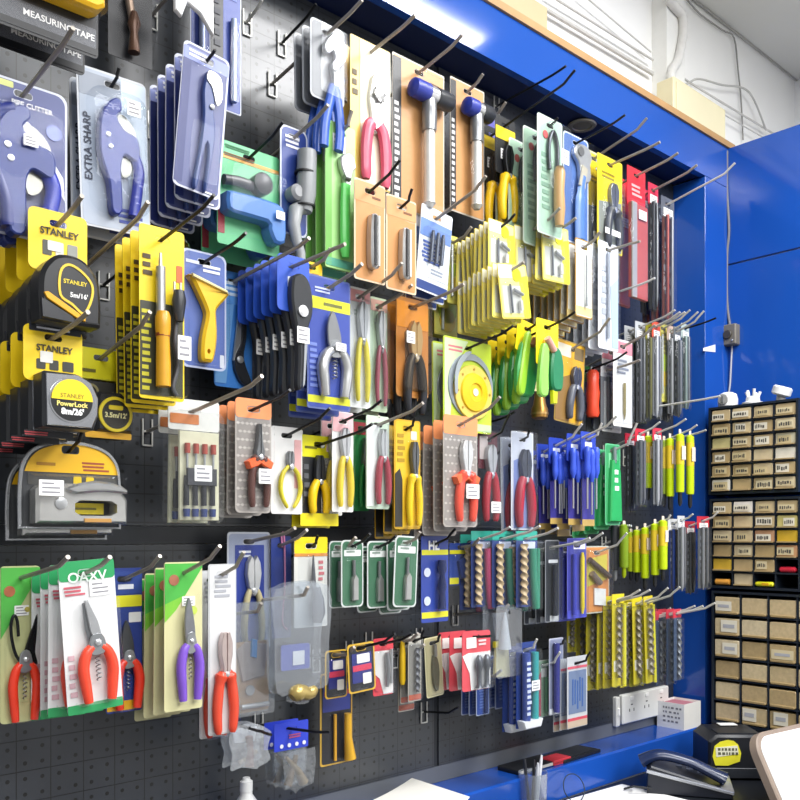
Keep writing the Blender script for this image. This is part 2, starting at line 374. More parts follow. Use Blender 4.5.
def peg_mat():
    m = bpy.data.materials.new('perforated_charcoal_panel'); m.use_nodes = True; nt = m.node_tree; b = nt.nodes['Principled BSDF']
    L = nt.links.new
    def math_(op, a, c=None):
        n = nt.nodes.new('ShaderNodeMath'); n.operation = op
        for i, x in enumerate((a, c)):
            if x is None: continue
            if isinstance(x, (int, float)): n.inputs[i].default_value = x
            else: L(x, n.inputs[i])
        return n.outputs[0]
    tc = nt.nodes.new('ShaderNodeTexCoord'); sp = nt.nodes.new('ShaderNodeSeparateXYZ'); L(tc.outputs['Object'], sp.inputs[0])
    px, pz = .0245, .0225
    fx = math_('SUBTRACT', math_('FRACT', math_('DIVIDE', sp.outputs[0], px)), .5); fz = math_('SUBTRACT', math_('FRACT', math_('DIVIDE', sp.outputs[2], pz)), .5)
    dx, dz = math_('MULTIPLY', fx, px), math_('MULTIPLY', fz, pz)
    d = math_('SQRT', math_('ADD', math_('MULTIPLY', dx, dx), math_('MULTIPLY', dz, dz)))
    hole = math_('LESS_THAN', d, .0031)
    gx = math_('ABSOLUTE', math_('SUBTRACT', math_('FRACT', math_('DIVIDE', sp.outputs[0], px * 2)), .5))
    gl = math_('GREATER_THAN', gx, .485)
    gz = math_('ABSOLUTE', math_('SUBTRACT', math_('FRACT', math_('DIVIDE', sp.outputs[2], pz * 2)), .5))
    gh = math_('GREATER_THAN', gz, .482)
    line = math_('MAXIMUM', gl, gh)
    nz = nt.nodes.new('ShaderNodeTexNoise'); nz.inputs['Scale'].default_value = 9; L(tc.outputs['Object'], nz.inputs['Vector'])
    m0 = nt.nodes.new('ShaderNodeMix'); m0.data_type = 'RGBA'; m0.inputs[6].default_value = lin('#2a2e34'); m0.inputs[7].default_value = lin('#34383e'); L(nz.outputs['Fac'], m0.inputs[0])
    m1 = nt.nodes.new('ShaderNodeMix'); m1.data_type = 'RGBA'; L(m0.outputs[2], m1.inputs[6]); m1.inputs[7].default_value = lin('#0e0f11'); L(line, m1.inputs[0])
    m2 = nt.nodes.new('ShaderNodeMix'); m2.data_type = 'RGBA'; L(m1.outputs[2], m2.inputs[6]); m2.inputs[7].default_value = lin('#050506'); L(hole, m2.inputs[0])
    L(m2.outputs[2], b.inputs['Base Color']); b.inputs['Roughness'].default_value = .33; b.inputs['Specular IOR Level'].default_value = .8
    h = math_('SUBTRACT', 1.0, math_('MAXIMUM', hole, math_('MULTIPLY', line, .5)))
    bp = nt.nodes.new('ShaderNodeBump'); bp.inputs['Strength'].default_value = .5; bp.inputs['Distance'].default_value = .001; L(h, bp.inputs['Height']); L(bp.outputs[0], b.inputs['Normal'])
    return m
PEG = peg_mat(); RAIL = M('#22252a', .4, 0, .08, 12)
pb = empty('pegboard', (1.0, 0, LED)); tag(pb, 'charcoal perforated pegboard covering the wall inside the blue surround', 'pegboard'); pb['kind'] = 'structure'
def pegpart(name, a, b, mat):
    o = MB().box(a, b).build(name, mat); o.parent = pb; o.matrix_parent_inverse.identity(); o.location = (-1.0, 0, -LED); return o
xs = [-.9, .335, 1.285, XR - .001]
for i in range(3):
    for z0, z1 in ((LED + .035, 1.405), (1.435, CZ0 - .001)):
        pegpart('perforated_panel', (xs[i] + .007, 0, z0), (xs[i + 1] - .007, .0145, z1), PEG)
    pegpart('upright_rail', (xs[i + 1] - .0065, .003, LED + .035), (xs[i + 1] + (.0065 if i < 2 else 0), .0145, CZ0 - .001), RAIL)
pegpart('cross_rail', (xs[0], .0015, 1.406), (xs[3], .0145, 1.434), RAIL)
pegpart('base_rail', (xs[0], .002, LED + .0005), (xs[3], .0145, LED + .034), M('#6a6e74', .4, .2, .08, 12))
sbox('trim_6', (-.9, -REC + .0165, CZ1 - .011), (XB - .001, .0155, CZ1), M('#8a6d4a', .6, 0, .15, 20))   # board closing the top of the fascia
# recessed puck light in the soffit
c = WZ(581, 125, CZ0)
pk = empty('soffit_light', (c.x, -.045, CZ0)); tag(pk, 'round dark recessed puck light in the underside of the blue fascia', 'light')
MB().lathe((0, 0, 0), 'z', [(.030, .0015), (.034, -.002), (.032, -.005), (.024, -.005), (.022, -.001)], 28).build('bezel', M('#98948a', .4, .3), pk)
MB().lathe((0, 0, 0), 'z', [(.0215, .0), (.0215, -.003), (.010, -.0045)], 24).build('lens', M('#77746a', .3), pk)
# pipes and cables on the white wall above
def wire(name, label, cat, pts, r, col, group=None, rough=.5, seg=8):
    o = MB().tube(pts, r, seg).build(name, M(col, rough)); return tag(o, label, cat, group)
YW = .012
for i, (a, b, r, lab) in enumerate([((520, -6), (653, 74), .0055, 'thick white conduit running along the wall just above the wood edge'),
                                    ((548, -6), (653, 60), .003, 'middle thin white conduit sloping to the trunking'),
                                    ((582, -6), (651, 52), .002, 'uppermost thin grey cable running to the trunking')]):
    wire('wall_conduit', lab, 'conduit', [W(*a, YW - .012 - i * .004), W(*b, YW - .012 - i * .004)], r, '#c9c8c4', 'conduits above the fascia')
for i, (pts, r, lab) in enumerate([([(672, 70), (700, 89), (774, 134)], .003, 'white conduit continuing from the trunking towards the corner'),
                                   ([(672, 84), (740, 124), (764, 138)], .002, 'lower thin conduit passing behind the beige box')]):
    wire('wall_conduit', lab, 'conduit', sm([W(*p, YW - .014 - i * .004) for p in pts], 4), r, '#c4c3bf', 'conduits above the fascia')
wire('wall_cable', 'thin grey cable hanging down the white wall near the ceiling', 'cable', sm([W(x, y, YW - .005) for x, y in [(684, -4), (700, 14), (722, 30), (734, 38), (738, 70), (741, 100), (743, 140)]], 4), .0025, '#8d8c89')
wire('wall_cable', 'looping pale cable on white wall above the beige box', 'cable', sm([W(x, y, YW - .02) for x, y in [(674, 92), (690, 82), (700, 79), (722, 85), (743, 88), (754, 100), (766, 130)]], 4), .003, '#b9b8b4')
wire('ceiling_cable', 'white cable trim in the joint between white wall and ceiling', 'cable', [W(684, -8, YW - .004), W(797, 80, YW - .004)], .0035, '#9c9b97')
tk = MB()
a, b = W(653, -10, YW), W(671, -10, YW)
tk.box((a.x, -.030, CZ1 + .05), (b.x, .0155, 2.969))
t = tag(tk.build('cable_trunking', M('#e4e4e0', .5, 0, .03)), 'vertical white plastic trunking on the white wall above the fascia', 'trunking')
wire('flexible_conduit', 'bent grey white flexible conduit beside the vertical trunking', 'conduit', sm([W(x, y, -.040) for x, y in [(668, -2), (674, 6), (682, 16), (683, 34), (678, 60), (672, 70), (671, 82)]], 6), [.012 + .0012 * (i % 2) for i in range(37)], '#d2d1cd', None, .5, 12)
# beige boxes standing on the fascia
bz = CZ1 + .0175
a, b = W(672, 120, -.07), W(724, 120, -.07)
jb = empty('junction_box', ((a.x + b.x) / 2, -.04, bz)); tag(jb, 'beige rectangular junction box standing on the wood edged fascia at the corner', 'box')
hw = (b.x - a.x) / 2
MB().ext(rrect(-hw, hw, 0, .105, .006), -.035, .05, .003).build('body', M('#d9d0ac', .55, 0, .04, 12), jb)
MB().ext(rrect(-hw + .012, hw - .012, .010, .095, .005), -.038, .0028, .001).build('lid', M('#dcd4b2', .5, 0, .04, 12), jb)
a, b = W(480, 10, -.07), W(548, 10, -.07)
MBx = MB().ext(rrect(a.x, b.x, bz, bz + .075, .005), -.07, .055, .003)
tag(MBx.build('cardboard_box', M('#b9ac88', .7, 0, .06, 12)), 'dull khaki carton on the fascia near the top edge of view', 'box')
# ------------------------------------------------------------------ end wall: cable, switch
def xb(px, py): return WX(px, py, XB - .004)
c1 = empty('corner_cable', xb(728, 240)); tag(c1, 'grey cable running down the blue corner into a small switch box', 'cable')
def rel(o, pts): return [tuple(Vector(p) - o.location) for p in pts]
MB().tube(rel(c1, sm([xb(x, y) for x, y in [(727, 151), (727, 190), (729, 230), (727, 255), (727, 300), (730, 326)]], 5)), .0035, 8).build('cable', M('#77777a', .4), c1)
MB().tube(rel(c1, sm([xb(x, y) for x, y in [(732, 346), (731, 365), (730, 384), (728, 398)]], 5)), .0025, 8).build('cable', M('#b9b9bb', .4), c1)
s0 = WX(732, 336, XB)
sw = empty('switch_box', (XB, s0.y, s0.z)); tag(sw, 'small square brown grey switch box on the blue end wall', 'switch')
MB().ext(rrect(-.023, .023, -.029, .029, .004), -.0, .024, .003).rot(-PI / 2, 'Z').move(-.0245, 0, 0).build('body', M('#6f6a60', .5), sw)
MB().ext(circ(0, 0, .012, 16), 0, .005, .001).rot(-PI / 2, 'Z').move(-.0305, 0, 0).build('rocker', M('#3f3b35', .4), sw)
MB().lathe((-.027, .014, .020), 'x', [(.003, 0), (.002, -.002)], 8).build('screw', steel(), sw)
MB().lathe((-.027, -.014, -.018), 'x', [(.003, 0), (.002, -.002)], 8).build('screw', steel(), sw)
for p, q, nm in (((702, 349), (715, 346), 'tape_scrap'),):
    a, b = W(p[0] + 1, 351, -REC), W(q[0], 346, -REC)
    tag(MB().ext([(a.x, a.z), (b.x, a.z + .006), (b.x, b.z + .004), (a.x, a.z + .008)], -REC - .0012, .001).build(nm, M('#e9e9ea', .5)), 'small white scrap of tape on the blue upright', 'tape')
# ------------------------------------------------------------------ drawer cabinets on the end wall
XC = 2.195
DARK = M('#19212c', .4, 0, .06, 20)
def cabinet(name, label, pyt, pyb, pxl, pxr, rows, cols, kind, extra):
    """front at X=XC, column widths along -Y"""
    yl = WX(pxl, 500, XC).y; yr = WX(pxr, 500, XC).y
    zt = WX(pxl, pyt, XC).z; zb = WX(pxl, pyb, XC).z
    root = empty(name, (XC, (yl + yr) / 2, zb)); tag(root, label, 'drawer cabinet', 'drawer cabinets on the end wall')
    ox, oy, oz = root.location
    w, h = yl - yr, zt - zb; t = .006; D = XB - XC - .003
    def Bx(x0, x1, y0, y1, z0, z1): return ((x0, min(y0, y1), z0), (x1, max(y0, y1), z1))
    mb = MB()
    # local: +y = towards the pegboard
    for a in (-w / 2, w / 2 - t): mb.box((0, a, 0), (D, a + t, h))
    mb.box((D - t, -w / 2 + t, t), (D, w / 2 - t, h - t)); mb.box((0, -w / 2 + t, 0), (D, w / 2 - t, t)); mb.box((0, -w / 2 + t, h - t), (D, w / 2 - t, h))
    mb.build('body', DARK, root)
    cw = (w - 2 * t) / cols; rh = (h - 2 * t) / rows
    gr = MB()
    for r in range(1, rows): gr.box((.001, -w / 2 + t, t + rh * r - .002), (D - t, w / 2 - t, t + rh * r + .002))
    for c in range(1, cols): gr.box((.0015, -w / 2 + t + cw * c - .0018, t), (D - t, -w / 2 + t + cw * c + .0018, h - t))
    gr.build('divider_grid', DARK, root)
    rnd = random.Random(hash(name + label) % 1 + rows * 31 + cols)
    tans = ['#bda982', '#b39d74', '#c6b48f', '#c0ac86', '#ab956c', '#cbbb9a']
    for r in range(rows):
        for c in range(cols):
            if (r, c) in extra.get('skip', ()): continue
            yc = w / 2 - t - cw * (c + .5); zc = h - t - rh * (r + .5)
            hwid = cw / 2 - .0026; hh = rh / 2 - .0032
            col = extra.get('col', {}).get((r, c), rnd.choice(tans)); sl = rnd.uniform(-.001, .003)
            dr = MB().ext(rrect(-hwid, hwid, -hh, hh * (.75 if kind == 'open' else 1), .004), 0, .09, .0015).rot(-PI / 2, 'Z')
            dr.move(.002 + sl, yc, zc)
            d = dr.build('drawer', M(col, .35, 0, .22, 35 if kind != 'open' else 120, .3), root)
            x = sl - .0005
            if kind == 'open':
                mm = MB().ext(rrect(-hwid * .9, hwid * .9, -.003, .003, .002), 0, .006, .001).rot(-PI / 2, 'Z').move(x - .002, yc, zc - hh * .9); mm.build('pull', M('#9d875e', .4), d)
            else:
                MB().box((x - .006, yc - hwid * .9, zc - hh), (x + .002, yc + hwid * .9, zc - hh + .003)).build('pull', M('#a58f68', .4), d)
            pr = rnd.random()
            if pr < extra.get('p', .5):
                lw = hwid * rnd.uniform(.5, .9); lh = hh * rnd.uniform(.45, .7); lc = rnd.choice(['#d2c6a4', '#cfc19c', '#c6b68c', '#dcd6c4'])
                yo = yc + (hwid - lw) * rnd.uniform(-.7, .8); zo = zc + rnd.uniform(-.25, .1) * hh
                lb = MB().ext(rrect(-lw, lw, -lh, lh, .001), 0, .0006).rot(-PI / 2, 'Z').move(x, yo, zo).build('label_card', M(lc, .6, 0, .04), d)
                tx = MB()
                y = yo + lw * .8
                while y > yo - lw * .7:
                    dy = rnd.uniform(.0015, .005); tx.box((x - .0006, y - dy, zo - lh * rnd.uniform(.3, .6)), (x - .0001, y, zo + lh * rnd.uniform(.2, .6))); y -= dy + rnd.uniform(.0012, .003)
                if kind != 'open': tx.build('lettering', M('#4d4a45', .6), d)
                else: MB().box((x - .0006, yo - lw * .7, zo - lh * .3), (x - .0001, yo + lw * .7, zo + lh * .3)).build('lettering', M('#a9aab0', .6), d)
    return root, w, h, cw, rh, t
cabinet('drawer_cabinet', 'upper small parts cabinet with six rows of tan drawers below white sockets', 408, 495, 708.5, 798.5, 6, 4, 'clear', {'p': .8, 'col': {(2, 0): '#c6bc86', (5, 0): '#dedacd', (2, 3): '#cfc8ac', (3, 3): '#d8d3c4'}})
cab2 = cabinet('drawer_cabinet', 'middle small parts cabinet with lower slots holding loose coloured items', 499, 587.5, 709.5, 800.5, 6, 4, 'clear',
        {'p': .7, 'skip': [(4, 3), (5, 0), (5, 2), (5, 3)], 'col': {(0, 1): '#dcd6cf', (2, 3): '#c9a532', (2, 2): '#b98d6c', (3, 3): '#b78b66', (4, 0): '#c9a63a', (1, 3): '#c9bd7a'}})
cab3 = cabinet('drawer_cabinet', 'lower bin cabinet with six rows of wide kraft brown drawers', 590.5, 722, 711.5, 830, 6, 4, 'open', {'p': .4})
pl = MB().box((0, -cab3[1] / 2, -(cab3[0].location.z - DESK) + .001), (XB - XC - .003, cab3[1] / 2, -.0005)); pl.build('plinth', M('#12151a', .5), cab3[0])
# loose things in the open slots of the middle cabinet
def in_cell(cab, r, c):
    root, w, h, cw, rh, t = cab; o = root.location
    return Vector((o.x, o.y + w / 2 - t - cw * (c + .5), o.z + h - t - rh * (r + 1) + .0022))
p = in_cell(cab2, 4, 3); tag(MB().lathe((p.x + .010, p.y, p.z + .0078), 'y', [(.003, -.022), (.0072, -.018), (.0072, .018), (.003, .022)], 14).build('red_cap', M('#c8283c', .35)), 'small red plastic piece lying in a slot of the middle cabinet', 'cap')
p = in_cell(cab2, 5, 0); tag(MB().lathe((p.x + .008, p.y, p.z + .0082), 'y', [(.003, -.020), (.0078, -.018), (.0078, .019), (.003, .021)], 14).build('tape_roll', M('#dc9a3e', .5)), 'orange tan roll lying in the lowest slot of the middle cabinet', 'roll')
p = in_cell(cab2, 5, 2); yk = empty('utility_knife', (p.x + .008, p.y - .02, p.z)); tag(yk, 'bright yellow utility knife lying across the lowest slot of the middle cabinet', 'knife')
yk.location = (p.x + .006, p.y, p.z)
MB().lathe((0, 0, .0068), 'y', [(.003, -.0235), (.0062, -.02), (.0062, .02), (.004, .0245)], 12).build('handle', M('#e3e02a', .35), yk)
MB().box((-.0075, -.012, .004), (-.006, .006, .010)).build('slider', M('#d9a521', .35), yk)
# white lamp sockets standing on top
ctop = WX(720, 407, XC).z
def sock(px, py, label, kind):
    y = WX(px, py, XC + .03).y
    r = empty('lamp_socket', (XC + .035, y, ctop + .0005)); tag(r, label, 'socket', 'white fittings on top of the cabinet')
    w = M('#e6e6e6', .4, 0, .04)
    if kind == 0:
        MB().lathe((0, 0, 0), 'z', [(.020, 0), (.025, .004), (.026, .022), (.022, .036), (.012, .041)], 22).build('housing', w, r)
        MB().ext(circ(0, 0, .014, 16), 0, .004, .001).rot(-PI / 2, 'Z').move(-.029, 0, .02).build('contact_plate', M('#9a9a98', .4), r)
        MB().box((-.031, -.003, .012), (-.028, .003, .028)).build('clip', steel(), r)
    elif kind == 1:
        MB().lathe((0, 0, 0), 'z', [(.026, 0), (.027, .006), (.018, .010), (.017, .020), (.010, .024)], 22).build('housing', w, r)
        for k in range(5):
            a = k * 1.256
            MB().tube([(math.cos(a) * .012, math.sin(a) * .012, .018), (math.cos(a) * .018, math.sin(a) * .018, .034 + .006 * (k % 2))], .004, 8).build('prong', w, r)
    else:
        MB().lathe((0, 0, 0), 'z', [(.010, 0), (.012, .004), (.010, .018)], 18).build('stem', M('#a9a9a7', .4), r)
        MB().lathe((0, 0, .020), 'z', [(.019, -.004), (.024, 0), (.024, .016), (.020, .020)], 22).rot(.35, 'X', (0, 0, .02)).build('cap', w, r)
sock(727, 398, 'round white lamp socket on the cabinet directly below the hanging cable', 0)
sock(752, 396, 'spiky white fitting in the middle on top of the cabinet', 1)
sock(780, 392, 'tilted white cap fitting on top of the cabinet, furthest from the pegboard', 2)
# ------------------------------------------------------------------ outlets on the pegboard, open carton on the ledge
a, b = W(621, 706, -.006), W(667, 702, -.006)
zc = (W(644, 690, -.006).z + W(644, 719, -.006).z) / 2; hh = .038
ot = empty('socket_plate', ((a.x + b.x) / 2, 0, zc)); tag(ot, 'long white triple wall socket plate low on the pegboard', 'socket')
hw = (b.x - a.x) / 2
MB().ext(rrect(-hw, hw, -hh, hh, .004), -.012, .0118, .003).build('plate', M('#dcdcd6', .45, 0, .03), ot)
for k in (-1, 0, 1):
    x = k * hw * .64
    mb = MB()
    for dx, dz, ww, h2 in ((-.010, -.004, .003, .008), (.010, -.004, .003, .008), (0, .010, .008, .003)): mb.ext(rrect(x + dx - ww / 2, x + dx + ww / 2, dz - h2 / 2, dz + h2 / 2, .0008), -.0126, .001)
    mb.build('socket_groove', M('#3a3a3a', .5), ot)
    MB().ext(rrect(x - .008, x + .008, .022, .032, .002), -.0145, .003, .001).build('rocker_switch', M('#efefea', .4), ot)
x0 = W(617, 706, -.006).x
o2 = empty('socket_plate', (x0 - .0015, 0, zc - .002)); tag(o2, 'narrow white switch plate tight against the long socket plate', 'socket')
MB().ext(rrect(-.008, .008, -hh, hh, .003), -.012, .0118, .003).build('plate', M('#d6d6d0', .45, 0, .03), o2)
MB().ext(rrect(-.004, .004, -.010, .010, .002), -.0145, .003, .001).build('rocker_switch', M('#efefea', .4), o2)
bx = empty('open_carton', (2.155, -.05, LED)); tag(bx, 'small open white carton with dull pink inside on the blue ledge end', 'box')
cw, cd, ch = .043, .040, .068
mb = MB(); t = .0015
mb.box((-cw, -cd, 0), (cw, cd, t)); mb.box((-cw, -cd, t), (-cw + t, cd, ch)); mb.box((cw - t, -cd, t), (cw, cd, ch)); mb.box((-cw + t, -cd, t), (cw - t, -cd + t, ch)); mb.box((-cw + t, cd - t, t), (cw - t, cd, ch))
mb.build('body', M('#dddcd8', .55, 0, .03), bx)
MB().box((-cw + t * 1.2, -cd + t * 1.2, t), (cw - t * 1.2, cd - t * 1.2, ch - .006)).build('contents', M('#b0707c', .6, 0, .1), bx)
mb = MB()
rnd = random.Random(4)
for r in range(4):
    y = .022
    while y > -.028:
        d = rnd.uniform(.003, .008); mb.box((-cw - .0005, y - d, .052 - r * .012), (-cw + .0002, y, .057 - r * .012)); y -= d + rnd.uniform(.003, .007)
mb.build('lettering', M('#6f6f74', .6), bx)
# ------------------------------------------------------------------ counter with phone, device, papers, chair
dk = empty('counter_desk', (1.2, -.33, 0)); tag(dk, 'dark counter desk running below the blue ledge', 'desk')
def dbox(n, a, b, m): return MB().box((a[0] - 1.2, a[1] + .33, a[2]), (b[0] - 1.2, b[1] + .33, b[2])).build(n, m, dk)
dbox('worktop', (-.9, -.42, DESK - .03), (XB - .002, -REC - .006, DESK), M('#1a1d23', .35, 0, .1, 10))
for x in (-.88, 1.0, 2.25): dbox('side_panel', (x, -.40, 0), (x + .03, -REC - .02, DESK - .0305), M('#2a2d33', .5))
# desk phone
p0 = WZ(688, 789, DESK)
ph = empty('desk_telephone', (p0.x, p0.y, DESK)); ph.rotation_euler.z = math.radians(-58); tag(ph, 'dark navy desk telephone with silver trim on the counter', 'telephone')
L, Wd = .092, .066
mb = MB().ext([(-L, 0), (L, 0), (L, .018), (-L * .9, .064), (-L, .056)], -Wd, Wd * 2, .004); mb.build('body', M('#171b26', .35), ph)
mb = MB().ext([(-L - .002, .048), (-L, .056), (L + .003, .019), (L + .003, .011)], -Wd - .004, Wd * 2 + .008, .002); mb.build('silver_trim', M('#b9bcc2', .25, .6), ph)
hs = sm([(-L - .012, -Wd * .5, .066), (-L * .7, -Wd * .5, .083), (0, -Wd * .5, .072), (L * .5, -Wd * .5, .052), (L * .85, -Wd * .5, .038)], 5)
n = len(hs)
MB().tube(hs, [.017 + .006 * abs(2 * i / (n - 1) - 1) ** 2 for i in range(n)], 12, fy=.7, ref=(0, 0, 1)).build('handset', M('#1d2b4e', .22), ph)
for r in range(4):
    for c_ in range(3):
        x = -.02 + r * .024; z = .064 - (x + L * .9) / (1.9 * L) * .046
        MB().box((x - .007, .006 + c_ * .021, z - .001), (x + .007, .020 + c_ * .021, z + .003)).build('key_button', M('#c0664a' if (r == 3 and c_ == 0) else '#3b4150', .4), ph)
MB().tube(sm([(-L * .9, -.07, .014), (-L - .03, -.085, .02), (-L - .03, -.05, .01), (-L - .05, -.06, .006)], 5), .0025, 6).build('coiled_cord', M('#15171c', .5), ph)
# black counter device with yellow label
p0 = WZ(722, 775, DESK)
dv = empty('label_printer', (2.065, -.245, DESK)); dv.rotation_euler.z = math.radians(-44); tag(dv, 'bulky black desk printer with bright yellow sticker below the drawer cabinets', 'printer')
MB().ext([(-.075, 0), (.075, 0), (.075, .092), (.055, .108), (-.055, .108), (-.075, .092)], -.062, .124, .006).build('body', M('#1b1d22', .4), dv)
MB().ext(rrect(-.06, .06, .006, .030, .004), -.0655, .004, .001).build('front_slot', M('#2a2d33', .35), dv)
MB().ext(sm([(-.060, .036), (-.002, .046), (-.006, .086), (-.030, .097), (-.062, .082)], 2, True), -.0642, .0015).build('yellow_sticker', M('#d9d22c', .5), dv)
MB().ext([(-.058, .056), (-.005, .064), (-.008, .084), (-.060, .079)], -.0650, .0008).build('white_panel', M('#d8d7c0', .5), dv)
mb = MB(); rnd = random.Random(2)
for k in range(2):
    x = -.054
    while x < -.012: d = rnd.uniform(.003, .007); mb.box((x, -.0656, .062 + .010 * k), (x + d, -.0651, .068 + .010 * k)); x += d + .003
mb.build('lettering', M('#55553f', .6), dv)
MB().box((-.05, -.05, .1082), (.05, .0, .111)).build('paper_lid', M('#24272d', .35), dv)
# white tag lying behind
tg = MB().box((-.022, -.012, 0), (.022, .012, .0015)); o = tg.build('price_card', M('#e4e4e2', .6)); o.location = (2.10, -.215, DESK + .1112); o.rotation_euler.z = -.7; tag(o, 'white paper tag lying on top of the black printer', 'tag')
# papers on the counter
def sheet(label, quad, z, col='#ecebe8', curl=0, th=.0012):
    P4 = [WZ(x, y, z) for x, y in quad]; V = []; N = 6
    for i in range(N + 1):
        for j in range(N + 1):
            u, v = i / N, j / N; p = (P4[0] * (1 - u) + P4[1] * u) * (1 - v) + (P4[3] * (1 - u) + P4[2] * u) * v
            V.append((p.x, p.y, z + curl * (u * u) * (1 - v * .5)))
    Fc = [(i * (N + 1) + j, (i + 1) * (N + 1) + j, (i + 1) * (N + 1) + j + 1, i * (N + 1) + j + 1) for i in range(N) for j in range(N)]
    n0 = len(V); V += [(a, b, c - th) for a, b, c in V]; Fc += [tuple(n0 + q for q in f[::-1]) for f in Fc]
    return tag(MB().add(V, Fc).build('paper_sheet', M(col, .7, 0, .03)), label, 'paper')
sheet('large white sheet of paper on the dark counter before the telephone', [(566, 800), (622, 784), (700, 803), (650, 840)], DESK + .0015)
sheet('loose bundle of white paper overhanging the blue ledge at the bottom edge', [(366, 803), (412, 784), (470, 800), (430, 846)], LED + .022, '#e4e2da', .012, .0215)
# ledge items
def ledge_pt(px, py): return WZ(px, py, LED)
a, b = ledge_pt(506, 769), ledge_pt(552, 764)
nb = empty('notebook', ((a.x + b.x) / 2, -.048, LED)); tag(nb, 'flat black notebook on the blue ledge behind the cup', 'notebook')
MB().ext(rrect(-.075, .075, 0, .010, .002), -.030, .06, .001).build('cover', M('#16181d', .5), nb)
MB().box((-.073, -.0315, .002), (.073, -.0302, .008)).build('page_block', M('#bdbab0', .7), nb)
a = ledge_pt(595, 757)
pn = empty('tablet_case', (a.x - .03, -.05, LED)); pn.rotation_euler.z = .05; tag(pn, 'flat black case on the blue ledge right of the red wallet'.replace('right of', 'beyond'), 'case')
MB().ext(rrect(-.075, .075, 0, .008, .002), -.032, .064, .001).build('shell', M('#191b20', .4), pn)
MB().ext(rrect(-.06, .06, .0081, .009, .0004), -.024, .048).build('flap', M('#22252b', .5), pn)
a = ledge_pt(556, 764)
rw = empty('wallet', (a.x + .012, -.06, LED)); tag(rw, 'small flat red wallet on the blue ledge between black items', 'wallet')
MB().ext(rrect(-.032, .032, 0, .012, .003), -.022, .04, .001).build('cover', M('#b52f3a', .5), rw)
MB().box((-.03, -.0228, .005), (.03, -.0221, .007)).build('seam', M('#8c1f2a', .6), rw)
# clear cup with pens on the counter
p0 = WZ(533, 812, DESK)
cp = empty('pen_cup', (p0.x, p0.y, DESK)); tag(cp, 'clear plastic pen cup standing on the counter before the ledge', 'cup')
MB().lathe((0, 0, 0), 'z', [(.028, 0), (.031, .085), (.0295, .085), (.0265, .003)], 24).build('cup_wall', clear_mat('#e8ecf0', .12, .05, 45, .12), cp)
for k, (dx, dy, tx, ty, h, col) in enumerate([(-.010, .004, -.01, .004, .115, '#2b2d33'), (.006, -.006, .012, -.004, .12, '#dfe0e4'), (.010, .008, .014, .008, .105, '#1d1f25'), (-.004, -.010, -.006, -.012, .11, '#c9ccd2')]):
    o = MB().tube([(dx * .8, dy * .8, .004), (dx + tx * .8, dy + ty * .8, h * .9), (dx + tx * .9, dy + ty * .9, h)], [.0035, .0035, .002], 8).build('ballpoint_pen', M(col, .35))
    o.location = cp.location; tag(o, ['dark pen at the front of the clear cup', 'pale pen leaning in the clear cup', 'black pen at the rear of the clear cup', 'silver pen standing in the clear cup'][k], 'pen', 'pens in the clear cup')
p0 = WZ(575, 800, DESK)
wire('loose_wire', 'thin dark wire curled in a loop on the counter beside the pen cup', 'wire', sm([(p0.x + .035 * math.cos(a) - .01, -REC - .03 + .012 * math.sin(a * 1.0), DESK + .03 + .028 * math.sin(a)) for a in [-1.3, -.6, 0, .6, 1.2, 1.9, 2.6, 3.3, 4.0]], 4), .0012, '#20303f')
# white counter stool
cc = empty('counter_stool', (1.985, -.555, 0)); cc.rotation_euler.z = math.radians(-7); tag(cc, 'white counter stool with rounded taupe edged backrest pulled up to the desk', 'stool')
w2 = .195
def back_(x0, x1, z0, z1, y, th, r, bev): return MB().ext(rrect(x0, x1, z0, z1, r, 8), y, th, bev).rot(math.radians(-27), 'X').move(0, -.0, .768)
back_(-w2, w2, -.0, .255, -.006, .020, .045, .003).build('backrest', M('#8f7f72', .5, 0, .1, 20), cc)
back_(-w2 + .010, w2 - .010, .010, .245, -.010, .0038, .038, .002).build('white_cushion_face', M('#f1f1f0', .45, 0, .02), cc)
MB().ext(rrect(-.18, .18, -.33, .02, .05, 6), 0, .025, .004).rot(-PI / 2, 'X').move(0, 0, .665).build('seat', M('#eeeeec', .45, 0, .02), cc)
for sx in (-1, 1):
    MB().tube([(sx * .12, .0, .652), (sx * .12, .025, .70), (sx * .12, .016, .76), (sx * .12, .050, .86)], .009, 8).build('back_post', steel('#9a9a9c'), cc)
    for sy in (-.30, -.01): MB().tube([(sx * .14, sy, .638), (sx * .17, sy * 1.1, .002)], .011, 8).build('leg', steel('#9a9a9c'), cc)
# ------------------------------------------------------------------ light: ceiling fluorescents and an even white world fill added as ambient
def area(name, loc, sx, sy, e, rot=(0, 0, 0), col=(1, 1, 1)):
    l = bpy.data.lights.new(name, 'AREA'); l.shape = 'RECTANGLE'; l.size = sx; l.size_y = sy; l.energy = e; l.color = col
    o = bpy.data.objects.new(name, l); COL.objects.link(o); o.location = loc; o.rotation_euler = rot; return o
area('ceiling_light', (1.40, -.78, 2.955), 1.26, .12, 18)
area('ceiling_light', (.1, -2.0, 2.955), 1.26, .6, 46)
area('ceiling_light', (1.72, -1.32, 2.955), .6, .6, 38)
area('ceiling_light', (1.6, -2.3, 2.955), 1.26, .6, 40)
area('ceiling_light', (.8, -3.4, 2.955), 2.2, .9, 90)
w = bpy.data.worlds.new('world'); scene.world = w; w.use_nodes = True
w.node_tree.nodes['Background'].inputs[0].default_value = (1, 1, 1, 1); w.node_tree.nodes['Background'].inputs[1].default_value = .55
vs = scene.view_settings; vs.view_transform = 'Standard'; vs.look = 'None'; vs.exposure = -.12; vs.gamma = 1; vs.use_curve_mapping = False
scene.cycles.transparent_max_bounces = 40
